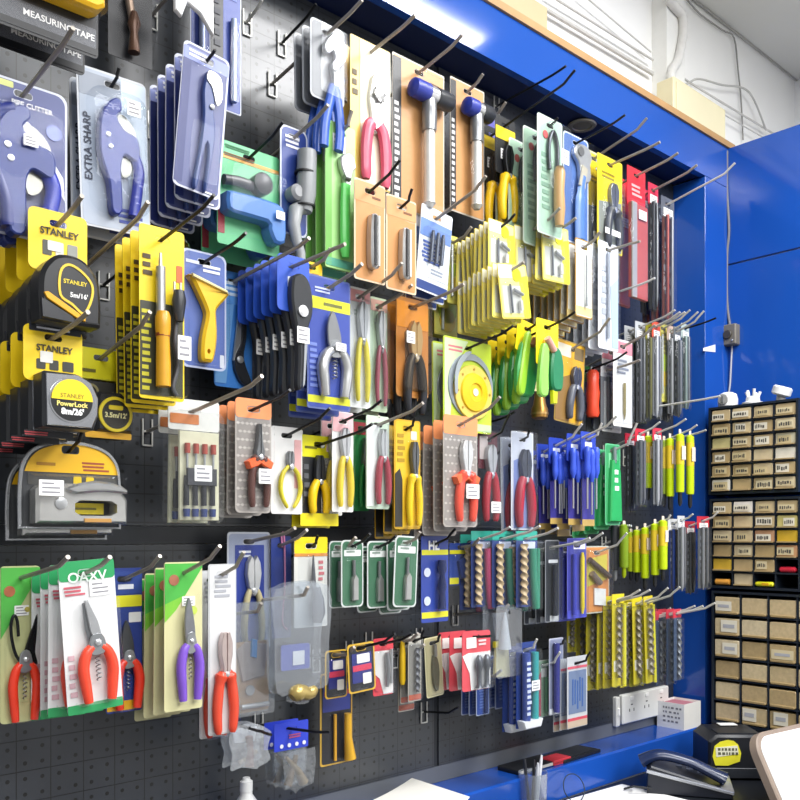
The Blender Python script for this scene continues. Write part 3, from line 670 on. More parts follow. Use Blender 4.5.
# ------------------------------------------------------------------ hooks and hanging packs
HC = {'g': lambda: M('#a39c93', .38, .35, .1, 60), 'k': lambda: M('#17181b', .35, .2), 'w': lambda: M('#d2d1cb', .35, .3, .06, 60)}
HN = {'g': 'grey', 'k': 'black', 'w': 'pale'}
_clips = []
ORD = ['', '', 'second', 'third', 'fourth', 'fifth', 'sixth', 'seventh', 'eighth', 'ninth', 'tenth']
def hook(X, Yh, Zh, tip, hc, what, ln=.05, clip=True, group='wire hooks on the pegboard', r=None):
    r = r or {'g': .0030, 'k': .0025, 'w': .0026}[hc]
    """straight wire from the board through the hole (X,Yh,Zh), end bent up towards tip"""
    if tip:
        T = WX(tip[0], tip[1], X)
        if T.y > Yh - .02: T.y = Yh - .02
        T.y = max(T.y, -.46)
        s = max(.0, min(.34, .75 * (T.z - Zh) / (Yh - T.y)))
        T.z = max(T.z, Zh + s * (Yh - T.y)); T.z = min(T.z, Zh + (Yh - T.y) * .9)
    else:
        s = .12; T = Vector((X, Yh - ln, Zh + s * ln + .012))
    bl = min(.028, (Yh - T.y) * .4)
    B = Vector((X, T.y + bl, Zh + s * (Yh - T.y - bl)))
    A = Vector((X, -.0006, Zh + s * (Yh + .0006)))
    o = empty('peg_hook', (X, 0, A.z))
    pts = [A, A + (B - A) * .5, B + (A - B).normalized() * .008, B + Vector((0, -.003, .001)), B + (T - B) * .4, T]
    MB().tube([(0, p.y, p.z - A.z) for p in pts], r, 8, ref=(1, 0, 0)).build('wire', HC[hc](), o)
    if clip and all(abs(X - a) > .021 or abs(A.z - b) > .05 for a, b in _clips):
        _clips.append((X, A.z)); mb = MB(); z = 0
        for sx in (-1, 1): mb.tube([(sx * .008, -.0028, .020), (sx * .008, -.0028, -.022)], .0016, 6)
        mb.tube([(-.0085, -.0028, -.022), (.0085, -.0028, -.022)], .0016, 6); mb.tube([(-.0085, -.0028, 0), (.0085, -.0028, 0)], .0016, 6)
        mb.build('wall_clip', HC['w'](), o)
    tag(o, f'{HN[hc]} hook for {what}' if not what.startswith('@') else what[1:], 'hook', group)
    return o, s
def P(name, short, cat, rect, d, fn, n=1, gap=.02, tip=None, hc='g', roll=0, m=.016, yaw=0, jit=1.0, mk=True, alt=None, ln=.05):
    x0, x1, yt, yb = rect; Y = -d; xc = (x0 + x1) / 2; ym = (yt + yb) / 2
    X0, X1 = W(x0, ym, Y).x, W(x1, ym, Y).x; zt, zb = W(xc, yt, Y).z, W(xc, yb, Y).z
    w, h = X1 - X0, zt - zb; X = (X0 + X1) / 2; m = min(m, .1 * h)
    r = empty(name, (X, Y, zt - m)); k = K(r, w, h, m); fn(k)
    r.rotation_euler = (0, math.radians(roll), math.radians(yaw))
    s = .12
    if mk: _, s = hook(X, Y, zt - m, tip, hc, (('pack of ' if False else '') + short), ln)
    if n == 1: tag(r, short, cat)
    else:
        g = 'hanging together: ' + short
        tag(r, short + ', frontmost', cat, g)
        rnd = random.Random(int(x0 * 7 + yt))
        for i in range(1, n):
            y = Y + gap * i
            if y > -.008: break
            c = copy_tree(r); c.location = (X + rnd.uniform(-.0008, .0008), y, zt - m - s * gap * i)
            c.rotation_euler = (0, math.radians(rnd.uniform(-1, 1) * jit), 0)
            c['label'] = f'{short}, {ORD[i + 1]} from front'
    return r
def G(base, d, tip, hc, items, m=.012, hname=None, jit=1.0):
    """several different packs on one hook; base = px,py of the front hole at depth d; items: (name, label, cat, pxc, wpx, yt, yb, fn), front first"""
    P0 = W(base[0], base[1], -d); X = P0.x
    _, s = hook(X, -d, P0.z, tip, hc, hname or items[0][1])
    last = -d - .02
    for it in items:
        name, lab, cat, px, wpx, yt, yb, fn = it
        Y = WX(px, (yt + yb) / 2, X).y; Y = min(max(Y, last + .0125), -.012); last = Y
        t = (Y + DIST) / ray(px, 500)[1]
        dpx = F * (SA - (px - CX) / F * CA) / t
        w = wpx / dpx; h = (yb - yt) / F * t
        r = empty(name, (X, Y, P0.z + s * (-Y - d))); k = K(r, w, h, m); fn(k); tag(r, lab, cat)
# ------------------------------------------------------------------ pack contents
CLR = clear_mat(); CLRB = clear_mat('#f4f6f8', .012, .2, 24, .02)
def blade_card(k): pass
def measuring_tape_card(k):
    k.card('#121418', hole=None); k.band(.60, .97, '#14161b'); k.band(.70, .90, '#6d7078', ins=.003); k.text('MEASURING TAPE', .72, .80, .5, '#e8e8e8', bold=.02)
    k.shape((.42, .98, .08, .62), [(0, 0), (1, 0), (1, .9), (.9, 1), (.05, 1), (0, .9)], '#f0b90a', .03, name='tape_case', bev=.004); k.band(.02, .10, '#23357e')
    k.blister(.38, .995, .05, .66, .036)
def cutter_a(k):
    k.card('#474f82', border='#c4c8d8', r=.012); k.band(.02, .06, '#c9ce7a', .05, .4); k.text('PIPE CUTTER', .60, .145, .46, '#f2f2f6', bold=.02); k.disc(.84, .27, .09, '#7f8bca'); k.disc(.84, .27, .06, '#6c79be', 'printed_badge', -.0022)
    k.poly([(.48, .22), (.58, .26), (.95, .55), (.97, .70), (.80, .55), (.5, .36)], '#dedfe8')
    k.pipecut((.05, .88, .2, 1.0), '#2c3c80', .02, -.003); k.rod((0, 1, 0, 1), sm([(.34, .23), (.18, .27), (.09, .4), (.10, .55), (.2, .7), (.28, .84), (.30, .97)], 4), .009, '#1f2c74', 'dark_grip', y=-.006); k.blister(.04, .92, .185, .985, .0275, .02)
    k.tag(.50, .42, .16, .07, -.0280)
def cutter_b(k):
    k.card('#aab4c4', r=.008, border='#c4c8cf'); k.poly([(.62, .02), (.98, .02), (.98, .98), (.86, .98), (.60, .5)], '#c7d6e6'); k.band(.03, .18, '#8e96a4', .02, .98)
    c = k.p(.12, .5); MB().text('EXTRA SHARP', 0, 0, k.h * .42, -.0022, .015).rot(-PI / 2, 'Y').move(c[0], 0, c[1]).build('lettering', M('#2a2f45', .5), k.r, rec=False)
    k.lines(.5, .98, .84, .95, 3, '#4b59a8'); k.pipecut((.16, .88, .18, .9), '#28388c', .014, -.003); k.blister(.12, .95, .12, .9, .018, .02, CLRB); k.tag(.72, .22, .2, .1, -.0195)
def blue_shear(k):
    k.card('#4a5284', border='#c4c8da', r=.008); k.band(.03, .12, '#7e89c4'); k.lines(.1, .6, .04, .1, 2, '#e8e8f0'); k.band(.12, .97, '#25306e', 0, .2)
    k.shape((.30, .80, .14, .98), [(.35, .05), (.55, .0), (.8, .08), (.86, .2), (.74, .3), (.9, .52), (.82, .8), (.7, 1), (.6, .98), (.66, .74), (.58, .6), (.44, .76), (.3, 1), (.14, .97), (.28, .7), (.34, .4), (.24, .2)], '#2e4480', .008, bev=.002, smooth=3, name='body')
    k.shape((.42, .84, .16, .38), [(.2, .0), (.8, .1), (.95, .7), (.7, 1), (.4, .5), (.1, .3)], '#d8d6cf', .002, -.0102, .0005, 'steel_jaw', .5, 3)
    c = k.p(.62, .40); MB().lathe((c[0], -.0102, c[1]), 'y', [(.004, 0), (.004, -.002), (.002, -.003)], 12).build('pivot', steel(), k.r)
    k.blister(.16, .9, .12, .96, .0138); k.lines(.6, .9, .965, .985, 1, '#ffffff')
def green_pistol(k):
    k.card('#63bd86', r=.005); k.band(.09, .17, '#d9a24a'); k.lines(.08, .7, .11, .15, 2, '#7b4a2a'); k.lines(.1, .6, .03, .07, 2, '#2d7a4c')
    k.shape((.02, .96, .44, .92), [(.0, .28), (.08, .2), (.7, .18), (.95, .25), (1, .55), (.98, .95), (.8, 1), (.7, .75), (.66, .62), (.1, .62), (.0, .5)], '#4475b8', .026, -.003, .004, 'pistol_body', 0, 2)
    c = k.p(.62, .36); MB().lathe((c[0], -.004, c[1]), 'y', [(k.w * .15, 0), (k.w * .15, -.018), (k.w * .1, -.022)], 20).build('black_knob', M('#3a3c42', .35), k.r)
    k.rod((.05, .6, .36, .44), [(0, .6), (.4, .3), (1, .4)], .008, '#4a4c50', 'barrel'); k.band(.62, .9, '#9a3540', -.0, .12)
    k.blister(.01, .98, .24, .94, .034, .015); k.tag(.82, .66, .14, .08, -.0345)
def grey_gun(k):
    k.card('#2c438e', border='#c9cede', r=.01, z1=.78); k.lines(.15, .8, .06, .16, 3, '#e6e6ee')
    k.rod((.3, .9, .18, .62), [(.75, 0), (.72, .3), (.7, .7), (.6, 1)], [.016, .016, .016, .012], '#8e9194', 'barrel')
    k.rod((.2, .8, .58, 1.0), [(.75, 0), (.3, .1), (.2, .35), (.35, .6), (.6, .8), (.62, 1)], [.012, .012, .010, .009, .008, .008], '#9da0a2', 'handle')
    c = k.p(.36, .50); MB().lathe((c[0], -.002, c[1]), 'y', [(.012, 0), (.013, -.02), (.008, -.024)], 16).build('knob', M('#8b8d90', .4), k.r)
    for v in (.34, .58): 
        c = k.p(.66, v); MB().lathe((c[0], -.018, c[1]), 'z', [(.0168, -.0012), (.0168, .0012)], 16).build('cable_tie', M('#1c1c1f', .5), k.r)
def water_pump(k):
    k.card('#6d7177', border='#a9adb3', z1=.62, r=.008)
    k.shape((.18, .95, .08, .60), [(.45, .02), (.75, .0), (.95, .12), (1, .32), (.85, .45), (.7, .55), (.78, .8), (.62, 1), (.4, 1), (.5, .7), (.42, .5), (.55, .38), (.5, .28), (.3, .36), (.15, .25)], '#85888c', .009, -.003, .002, 'jaw', .9, 3)
    c = k.p(.6, .36); MB().lathe((c[0], -.012, c[1]), 'y', [(.006, 0), (.006, -.002), (.003, -.003)], 12).build('pivot', steel(), k.r)
    for a in (((.58, .5), (.45, .66), (.34, .82), (.30, 1)), ((.62, .5), (.74, .68), (.78, .84), (.74, 1))):
        k.rod((0, 1, 0, 1), sm(a, 4), .0085, '#3159b5', 'handle', fy=.7, y=-.003)
    k.blister(.08, .98, .03, .62, .0165)
def hole_punch(k):
    k.card('#e9c96a', hole='slot', r=.003); k.poly([(.24, .01), (.99, .01), (.99, .99), (.24, .99)], '#ece5cc'); k.lines(.04, .18, .22, .42, 3, '#5a4a2a')
    k.shape((.28, .86, .22, .62), [(.4, .02), (.62, .0), (.78, .2), (.95, .3), (.8, .5), (.75, .7), (.66, 1), (.36, 1), (.3, .7), (.22, .45), (.3, .2)], '#d7d7d4', .007, -.002, .001, 'jaw', .6, 2)
    c = k.p(.62, .36); MB().lathe((c[0], -.009, c[1]), 'y', [(k.w * .14, 0), (k.w * .14, -.005), (k.w * .06, -.007)], 10).build('punch_wheel', steel('#b8b8b8'), k.r)
    for i in range(6):
        a = i * 1.047 + .3; MB().lathe((c[0] + math.cos(a) * k.w * .13, -.0115, c[1] + math.sin(a) * k.w * .13), 'y', [(.003, 0), (.003, -.004), (.0018, -.004)], 8).build('punch_tube', steel('#9b9b9b'), k.r)
    for a in (((.46, .58), (.36, .62), (.30, .78), (.30, .98)), ((.62, .58), (.74, .64), (.80, .8), (.78, 1.0))):
        k.rod((0, 1, 0, 1), sm(a, 4), [k.w * .12] * 3 + [k.w * .125] * 6 + [k.w * .115] * 3 + [k.w * .08], '#d0566f', 'handle', fy=.7)
def mallet(k):
    k.card('#c4925e', r=.003, border='#bdb6aa'); k.band(.02, .98, '#2b2b2d', .0, .17); k.lines(.03, .13, .3, .94, 14, '#d8d8d8'); k.lines(.7, .92, .08, .12, 1, '#5b4430')
    x0, x1 = k.p(.22, .2)[0], k.p(.98, .2)[0]; z = k.p(0, .215)[1]; L = x1 - x0; R = .017
    MB().lathe((x0, -.003 - R, z), 'x', [(.008, 0), (R * .95, .004), (R, L * .12), (R, L * .38)], 20).build('blue_face', M('#2b3a9c', .35), k.r)
    MB().lathe((x0, -.003 - R, z), 'x', [(R * .9, L * .38), (R * .9, L * .6)], 20).build('steel_collar', steel('#c8c8ca', .25), k.r)
    MB().lathe((x0, -.003 - R, z), 'x', [(R, L * .6), (R, L * .94), (R * .85, L), (.004, L)], 20).build('black_face', M('#2d2f33', .35), k.r)
    xc = k.p(.56, 0)[0]; za, zb, zc = k.p(0, .26)[1], k.p(0, .46)[1], k.p(0, .92)[1]
    MB().lathe((xc, -.003 - R, 0), 'z', [(.010, za + .006), (.013, za), (.014, (za + zb) / 2), (.013, zb)], 16).build('grip_sleeve', M('#8d8f92', .3, .6), k.r)
    MB().lathe((xc, -.003 - R, 0), 'z', [(.0105, zb), (.0105, zc), (.012, zc - .004), (.006, zc - .012)], 16).build('shaft', M('#d9d9d6', .25, .35), k.r)
    k.blister(.19, .985, .12, .96, .042, .012)
def multitool(k):
    k.card('#c88f58', r=.004, border='#d9c4a6'); k.band(.02, .22, '#cf9a66'); k.lines(.55, .9, .13, .17, 1, '#7a4d28')
    k.shape((.36, .66, .34, .88), [(.1, .08), (.3, 0), (.7, 0), (.95, .1), (1, .5), (.95, .92), (.7, 1), (.3, 1), (.05, .92), (0, .5)], '#b9b9b8', .014, -.003, .003, 'body', .7, 2)
    k.shape((.43, .50, .36, .86), [(0, 0), (1, 0), (1, 1), (0, 1)], '#4a4a4c', .002, -.0172, .0004, 'folded_blade', .6)
    k.shape((.54, .60, .36, .86), [(0, 0), (1, 0), (1, 1), (0, 1)], '#e4e4e2', .002, -.0172, .0004, 'folded_blade', .6)
    k.blister(.22, .82, .27, .93, .022, .012)
def wrench_green(k):
    k.card('#a6d78a', r=.004); k.band(.02, .98, '#74b554', -.0, .22); k.tag(.44, .14, .42, .12, -.0022)
    k.shape((.36, .9, .20, .44), [(.35, .05), (.6, .0), (.85, .1), (1, .35), (.8, .5), (.7, .75), (.62, 1), (.35, 1), (.3, .7), (.1, .5), (.05, .2)], '#bdbfbf', .009, -.003, .002, 'jaw', .8, 2)
    c = k.p(.56, .38); MB().lathe((c[0], -.0118, c[1]), 'x', [(.005, -.005), (.005, .006)], 12).build('worm_gear', steel('#77797b'), k.r)
    k.rod((0, 1, 0, 1), [(.57, .42), (.55, .55), (.55, .72), (.56, .88), (.57, .92)], [.009, .0095, .010, .010, .007], '#58c05a', 'handle', fy=.6, y=-.003)
    k.blister(.1, .96, .16, .96, .0165); k.band(.93, .985, '#5aa890')
def snips_yb(k):
    k.card('#1a1b1e', r=.004, z1=.55); k.band(.10, .22, '#e3c417'); k.tag(.4, .36, .3, .1, -.0022)
    k.pliers((.05, .98, .28, 1.0), 'combo', '#2a2b2e', '#f0c70c', .012, hr=.15)
def purple_long(k):
    k.card('#5c58a8', r=.004, z1=.62, border='#b9b7d6'); k.lines(.2, .8, .3, .5, 4, '#e2e2f2'); k.pliers((.05, .98, .2, 1.0), 'long', '#9a9ca0', '#26282c', .011, hr=.15)
def wood_tool(k):
    k.card('#a9c8b0', r=.006, border='#cfdcd0'); k.disc(.3, .16, .1, '#c45a58', 'printed_badge'); k.lines(.15, .5, .3, .8, 8, '#7fa08a'); k.rod((.3, .8, .1, .45), sm([(.2, 1), (.15, .4), (.5, .05), (.85, .4), (.8, 1)], 4), .004, '#55585c', 'wire_bow', .7)
    k.rod((.45, .85, .42, .92), [(.5, 0), (.5, .1), (.45, .4), (.5, .7), (.5, 1)], [.008, .012, .011, .012, .009], '#c79a5c', 'handle', y=-.003)
    k.blister(.12, .95, .08, .96, .030, .012, CLRB); k.tag(.62, .36, .3, .12, -.0312)
def wrench_blue(k):
    k.card('#4b6ba8', r=.008, border='#cdd5e4')
    k.shape((.2, .98, .08, .42), [(.2, .1), (.5, .0), (.85, .05), (1, .3), (.9, .5), (.95, .8), (.8, 1), (.45, 1), (.4, .7), (.3, .5), (.1, .35)], '#c9ccce', .010, -.003, .002, 'jaw', .8, 2)
    k.shape((.4, .75, .28, .5), [(.4, 0), (1, .1), (.7, 1), (0, .9)], '#d6d0ba', .003, -.0132, .001, 'scale_plate', .6)
    c = k.p(.5, .16); MB().lathe((c[0], -.0135, c[1]), 'y', [(.010, 0), (.010, -.002), (.005, -.002)], 14).build('worm_gear', steel('#8c8e90'), k.r)
    k.rod((0, 1, 0, 1), sm([(.62, .38), (.55, .5), (.5, .7), (.5, .97)], 4), [.012] * 6 + [.016] * 7, '#5277b2', 'handle', fy=.5, y=-.003); k.blister(.08, .98, .04, .98, .021)
def bolt_cut_y(k):
    k.card('#f0d51e', r=.004, border='#c9b53a'); k.lines(.15, .8, .16, .24, 2, '#8f7c14'); k.poly([(.05, .5), (.95, .44), (.95, .98), (.05, .98)], '#8b8f88')
    k.pliers((.18, .92, .28, .97), 'combo', '#7b7d80', '#3a3d42', .011, hr=.13); k.tag(.4, .82, .6, .06, -.015); k.blister(.1, .95, .24, .97, .0145, .008, CLRB)
def yellow_driver(k):
    k.card('#cfc9a0', r=.004, border='#d9d4a0'); k.band(.02, .2, '#e6cf2a'); k.rod((.2, .9, .1, .98), [(.4, 0), (.4, .5)], .005, '#8f9194', 'shaft', .8); k.rod((.2, .9, .1, .98), [(.4, .5), (.4, .56), (.45, .8), (.45, 1)], [.008, .012, .013, .010], '#e8b80e', 'handle'); k.blister(.08, .94, .08, .97, .031, .008, CLRB)
def red_saw(k):
    k.card('#d62c34', r=.002, z1=.30); k.lines(.2, .8, .12, .22, 3, '#f0a0a0'); k.shape((.04, .96, .28, 1), [(0, 0), (1, 0), (1, 1), (0, 1)], '#b5544c', .008, -.002, .002, 'red_sheath'); k.shape((.04, .30, .28, 1), [(0, 0), (1, 0), (1, 1), (0, 1)], '#b8b4ae', .003, -.0102, .001, 'blade_strip', .4); k.tag(.6, .36, .44, .07, -.0135); k.blister(0, 1, .26, 1, .0136, .004, CLRB)
def dark(h): return '#%02x%02x%02x' % tuple(int(int(h[i:i + 2], 16) * .62) for i in (1, 3, 5))
def red_head_strip(col='#3b3e44', hd='#c8283a', lab='#dddddc'):
    def f(k):
        k.card(hd, r=.002, z1=.17); k.card(dark(col), r=.001, hole=None, z0=.16, z1=.98, x0=.08, x1=.92, name='backing_strip'); k.lines(.2, .8, .25, .8, 6, '#8d9096', -.0008, 5); k.tag(.5, .125, .7, .07, -.0022); k.rod((0, 1, .15, 1), [(.32, 0), (.32, .9), (.32, 1)], [min(.0045, k.w * .15)] * 2 + [.001], col, 'shaft', .5, y=-.0022); k.rod((0, 1, .15, 1), [(.68, 0), (.68, .86), (.68, .95)], [min(.0042, k.w * .14)] * 2 + [.001], '#8e9094', 'shaft', .8, y=-.0022)
        k.blister(.0, 1, .15, 1, min(.0105, .0095), .004, CLRB)
    return f
def lime_tube(col='#c4dc12', tip_='#3c3e42', lab=True):
    def f(k):
        r = min(.0105, k.w * .48)
        MB().ext([rrect(-.005, .005, k.m - .075 * k.h, k.m, .002), circ(0, 0, .0030, 10)], -.0005, .001).build('hang_tab', M('#e6d7c8', .4), k.r)
        k.rod((0, 1, .06, .82), [(.5, 0), (.5, .03), (.5, .97), (.5, 1)], [r * .4, r, r, r * .9], col, 'tube_case', y=r)
        if lab: MB().lathe((0, 0, 0), 'z', [(r * 1.02, k.m - .46 * k.h), (r * 1.02, k.m - .16 * k.h)], 12).build('paper_sleeve', M('#e2c22c', .45), k.r); k.shape((.28, .7, .22, .40), [(0, 0), (1, 0), (1, 1), (0, 1)], '#e9ddd0', .0006, -r * 1.0, 0, 'paper_label')
        k.rod((0, 1, .8, 1), [(.5, 0), (.5, .8), (.5, 1)], [r * .5, r * .5, r * .2], tip_, 'drill_tip', .6, y=r * .5)
    return f
def stanley_tape(k):
    k.card('#f2cf10', r=.008, z1=.50); k.text('STANLEY', .52, .175, .66, '#2a2412', bold=.03)
    for a, b, c in ((.22, .40, '#3a3c33'), (.44, .60, '#d9d6c6'), (.64, .84, '#8e9088')): k.band(.25, .37, c, a, b, 'printed_photo')
    k.band(.25, .33, '#d9d9d4', .3, .56, 'price_tag', y=-.0020); k.band(.92, 1.0, '#20242c', -.0, .9, 'lower_card'); k.lines(.1, .85, .93, .985, 2, '#c9ccd4')
    b = (.02, 1.05, .40, .95)
    k.shape(b, [(.02, .95), (.0, .5), (.06, .25), (.25, .05), (.5, .0), (.75, .06), (.95, .28), (1, .55), (1, .95), (.9, 1), (.1, 1)], '#1e1f22', .034, -.002, .005, 'case', 0, 3)
    ring = sm([k.q(b, u, v) for u, v in [(.30, .62), (.30, .28), (.44, .14), (.66, .2), (.85, .38), (.84, .62), (.7, .85), (.5, .74)]], 4, True)
    MB().ext([ring, inset(ring, .003)], -.0372, .002).build('yellow_rim', M('#e0bd2a', .4), k.r)
    k.text('STANLEY', .60, .62, .40, '#e6cf2e', -.0365, .02); k.text("5m/16'", .66, .72, .3, '#e6e6e4', -.0365, .03)
    k.shape(b, [(.05, .62), (.12, .60), (.72, .90), (.72, .95), (.6, .93), (.1, .70)], '#e0a516', .003, -.036, .0008, 'yellow_grip')
    k.shape(b, [(.0, .7), (.5, .9), (.55, 1.0), (.02, .98)], '#2b2c30', .004, -.036, .001, 'rubber_base')
def powerlock(k):
    k.card('#f2cf10', r=.008, z1=.50); k.band(.94, 1.0, '#23252a', .0, .85, 'lower_card'); k.text('STANLEY', .52, .20, .62, '#2a2412', bold=.03)
    for a, b in ((.20, .38), (.42, .60), (.64, .86)): k.band(.30, .39, '#34352f', a, b, 'printed_photo')
    k.band(.23, .33, '#dddcd6', .26, .5, 'price_tag', y=-.0020)
    b = (.16, 1.10, .44, .93)
    k.shape(b, [(.0, .03), (.04, 0), (.6, .0), (.85, .12), (1, .4), (1, .75), (.92, 1), (.02, 1), (0, .95)], '#2b2d31', .034, -.002, .006, 'case', 0, 0)
    k.shape(b, [(.03, .05), (.60, .03), (.84, .15), (.97, .42), (.95, .72), (.85, .97), (.05, .97)], '#b9bbc0', .003, -.035, .001, 'chrome_side', .9, 0, .2)
    c = k.q(b, .48, .50); R = k.bw(b) * .37
    MB().ext(circ(c[0], c[1], R * 1.08, 32), -.0392, .002).build('label_rim', chrome(), k.r)
    MB().ext(circ(c[0], c[1], R, 32), -.0402, .0012).build('black_label', M('#121316', .35), k.r)
    up = [(c[0] + R * math.cos(a * PI / 16), c[1] + R * math.sin(a * PI / 16)) for a in range(17)]
    MB().ext(up, -.0408, .001).build('yellow_label', M('#f0d017', .4), k.r)
    def T(s, dz, wf, col, bold=.03): MB().text(s, c[0], c[1] + dz * R, R * wf, -.0412, bold).build('lettering', M(col, .5), k.r, rec=False)
    T('STANLEY', .2, 1.15, '#8a7a16', .01); T('PowerLock', -.2, 1.5, '#f0df7a', .03); T("8m/26'", -.55, 1.1, '#f4f4f2', .05)
    k.lines(.0, .5, .95, .99, 2, '#c0494f')
def tape_b(k):
    k.card('#e3dc1c', r=.006, z1=.36); k.card('#3a3a38', r=.004, z0=.34, hole=None, name='lower_card'); k.lines(.08, .45, .22, .28, 1, '#6a6414')
    MB().ext([circ(*k.p(.28, .48), k.w * .17, 20), circ(*k.p(.28, .48), k.w * .12, 20)], -.0016, .0008).build('printed_ring', M('#9d9464', .5), k.r)
    k.poly([(.55, .5), (.75, .46), (.9, .55), (.8, .64), (.6, .6)], '#8d8560')
    k.shape((.22, .98, .50, .93), [(0, .1), (.1, 0), (.7, 0), (1, .3), (1, 1), (0, 1)], '#232427', .030, -.002, .005, 'case')
    c = k.p(.60, .74); R = k.w * .36
    MB().ext([circ(c[0], c[1], R, 28), circ(c[0], c[1], R * .82, 28)], -.0345, .003, .0008).build('yellow_ring', M('#d9c428', .4), k.r)
    MB().ext(circ(c[0], c[1], R * .82, 28), -.0335, .0014).build('black_label', M('#2f2d26', .4), k.r)
    MB().text('3.5m/12\'', c[0], c[1] - R * .05, R * 1.3, -.0345, .04).build('lettering', M('#ded9a0', .5), k.r, rec=False); MB().ext(rrect(c[0] - R * .42, c[0] + R * .42, c[1] + R * .25, c[1] + R * .5, R * .08), -.0345, .0008).build('yellow_badge', M('#d8c22a', .4), k.r)
    k.band(.93, 1.0, '#d8a31e', 0, 1, 'yellow_base', .002, -.026); k.blister(.02, .99, .37, .985, .037, .008)
def stapler(k):
    h = k.p(0, 1)[1]; w = k.w
    arch = [(-w * .48, h + .006), (-w * .48, -h * -.0 - k.h * .42)]
    o = sm([k.p(*p) for p in [(.02, .99), (.02, .55), (.06, .25), (.2, .07), (.5, .0), (.8, .06), (.95, .22), (.99, .5), (.99, .99)]], 5)
    MB().ext([o, rrect(-.011, .011, -.0045, .0045, .004)], -.0006, .0012).build('backing_card', M('#37393c', .4), k.r)
    y_ = [k.p(*p) for p in [(.08, .36), (.13, .22), (.25, .10), (.5, .03), (.78, .09), (.92, .22), (.97, .36)]]
    MB().ext([sm(y_, 4) , rrect(-.012, .012, -.0055, .0055, .004)], -.0013, .0006).build('yellow_header', card_m('#e8b41c'), k.r)
    k.lines(.6, .88, .22, .34, 3, '#9a4a28'); k.lines(.18, .4, .24, .30, 1, '#b07d18'); k.band(.37, .50, '#4a4a48', .1, .96); 
    for a in (.52, .64): k.band(.40, .49, '#d9bb20', a, a + .09, 'printed_icon', y=-.0019)
    b = (.12, .98, .44, .93)
    k.shape(b, [(.0, .25), (.05, .15), (.35, .10), (.7, .08), (.92, .2), (1, .45), (1, 1), (0, 1)], '#cdcdca', .026, -.003, .005, 'body', .75, 0, .25, [[(.40, .55), (.46, .47), (.80, .47), (.87, .55), (.87, .74), (.80, .82), (.46, .82), (.40, .74)]])
    k.shape(b, [(.30, .2), (.6, .02), (.9, .12), (.97, .3), (.7, .26), (.4, .34)], '#c9cac9', .008, -.029, .003, 'lever', .8, 2, .2)
    k.shape(b, [(.43, .52), (.80, .52), (.80, .78), (.43, .78)], '#cdb91e', .002, -.004, .0005, 'yellow_insert'); k.shape(b, [(.5, .88), (.8, .88), (.8, .97), (.5, .97)], '#b88a4a', .0015, -.0295, .0004, 'gold_sticker'); k.lines(.52, .78, .74, .78, 1, '#6b6420', -.0072)
    c = k.q(b, .25, .55); MB().lathe((c[0], -.029, c[1]), 'y', [(.008, 0), (.008, -.002), (.004, -.003)], 16).build('tension_knob', steel(), k.r)
    o2 = sm([k.p(*p) for p in [(.04, .97), (.04, .55), (.08, .27), (.21, .12), (.5, .06), (.8, .11), (.93, .25), (.97, .5), (.97, .97)]], 5)
    o3 = [k.p(*p) for p in [(.06, .96), (.06, .40), (.96, .40), (.96, .96)]]
    MB().ext(o3, -.040, .039, .008, back=False).build('clear_blister', CLR, k.r); k.tag(.22, .55, .22, .17, -.0405)
    MB().ext([o, inset(o, .004)], -.004, .0035, .001).build('clear_rim', clear_mat('#dfe5ea', .25, .2, 30, .25), k.r)
def solder(k):
    k.card('#f2d31c', r=.005, z1=1); k.band(.44, .98, '#3a3b2c', -.0, .98, 'dark_print'); k.lines(.04, .26, .48, .96, 12, '#c9c22a'); k.lines(.06, .28, .16, .3, 3, '#4c3a18'); k.band(.2, .3, '#c0622c', .80, .97, 'red_print')
    k.rod((0, 1, 0, 1), [(.40, .16), (.40, .24)], [.002, .003], '#c9c4b4', 'solder_tip', .7, y=-.006); k.rod((0, 1, 0, 1), [(.40, .24), (.40, .52)], .0065, '#b4b4b2', 'shaft', .8, y=-.003)
    k.rod((0, 1, 0, 1), [(.42, .50), (.42, .53), (.42, .60), (.42, .66), (.43, .8), (.43, .93)], [.008, .0105, .0105, .009, .010, .010], '#d89e22', 'handle', y=-.0025)
    k.rod((0, 1, 0, 1), [(.42, .62), (.42, .645)], .0100, '#7a2f1c', 'brown_band', y=-.0025)
    k.rod((0, 1, 0, 1), [(.78, .36), (.78, .42), (.78, .54)], [.007, .010, .006], '#2c2d30', 'plug', y=-.003); 
    for u in (.70, .84): k.rod((0, 1, 0, 1), [(u, .31), (u, .37)], .002, '#c9c6bc', 'plug_pin', .9, y=-.008)
    k.rod((0, 1, 0, 1), sm([(.78, .54), (.74, .66), (.8, .8), (.7, .92), (.78, .97)], 5), .0032, '#4a4b4e', 'power_cord', y=-.003); k.blister(.30, .98, .06, .985, .0238, .01); k.tag(.82, .70, .3, .14, -.0241)
def scraper(k):
    k.card('#4f66ac', border='#b9c2de', r=.01); k.lines(.08, .45, .08, .13, 1, '#c9d2ea'); k.lines(.45, .95, .10, .18, 2, '#e8ecf6'); k.band(.86, .97, '#d0d6e2', .84, .96, 'white_label')
    k.shape((.10, .92, .22, .95), [(.0, .02), (.95, .14), (1, .2), (.72, .36), (.70, .46), (.72, .7), (.62, .97), (.45, 1), (.30, .97), (.32, .72), (.42, .5), (.40, .38), (.10, .12)], '#ecbf26', .014, -.003, .004, 'handle', 0, 3, .35, [circ(.47, .88, .045, 10, .03)])
    k.shape((.10, .92, .22, .95), [(.0, .02), (.95, .14), (.96, .17), (.02, .06)], '#f3e4a4', .004, -.0172, .001, 'blade_guard'); k.blister(.05, .96, .19, .975, .022, .02)
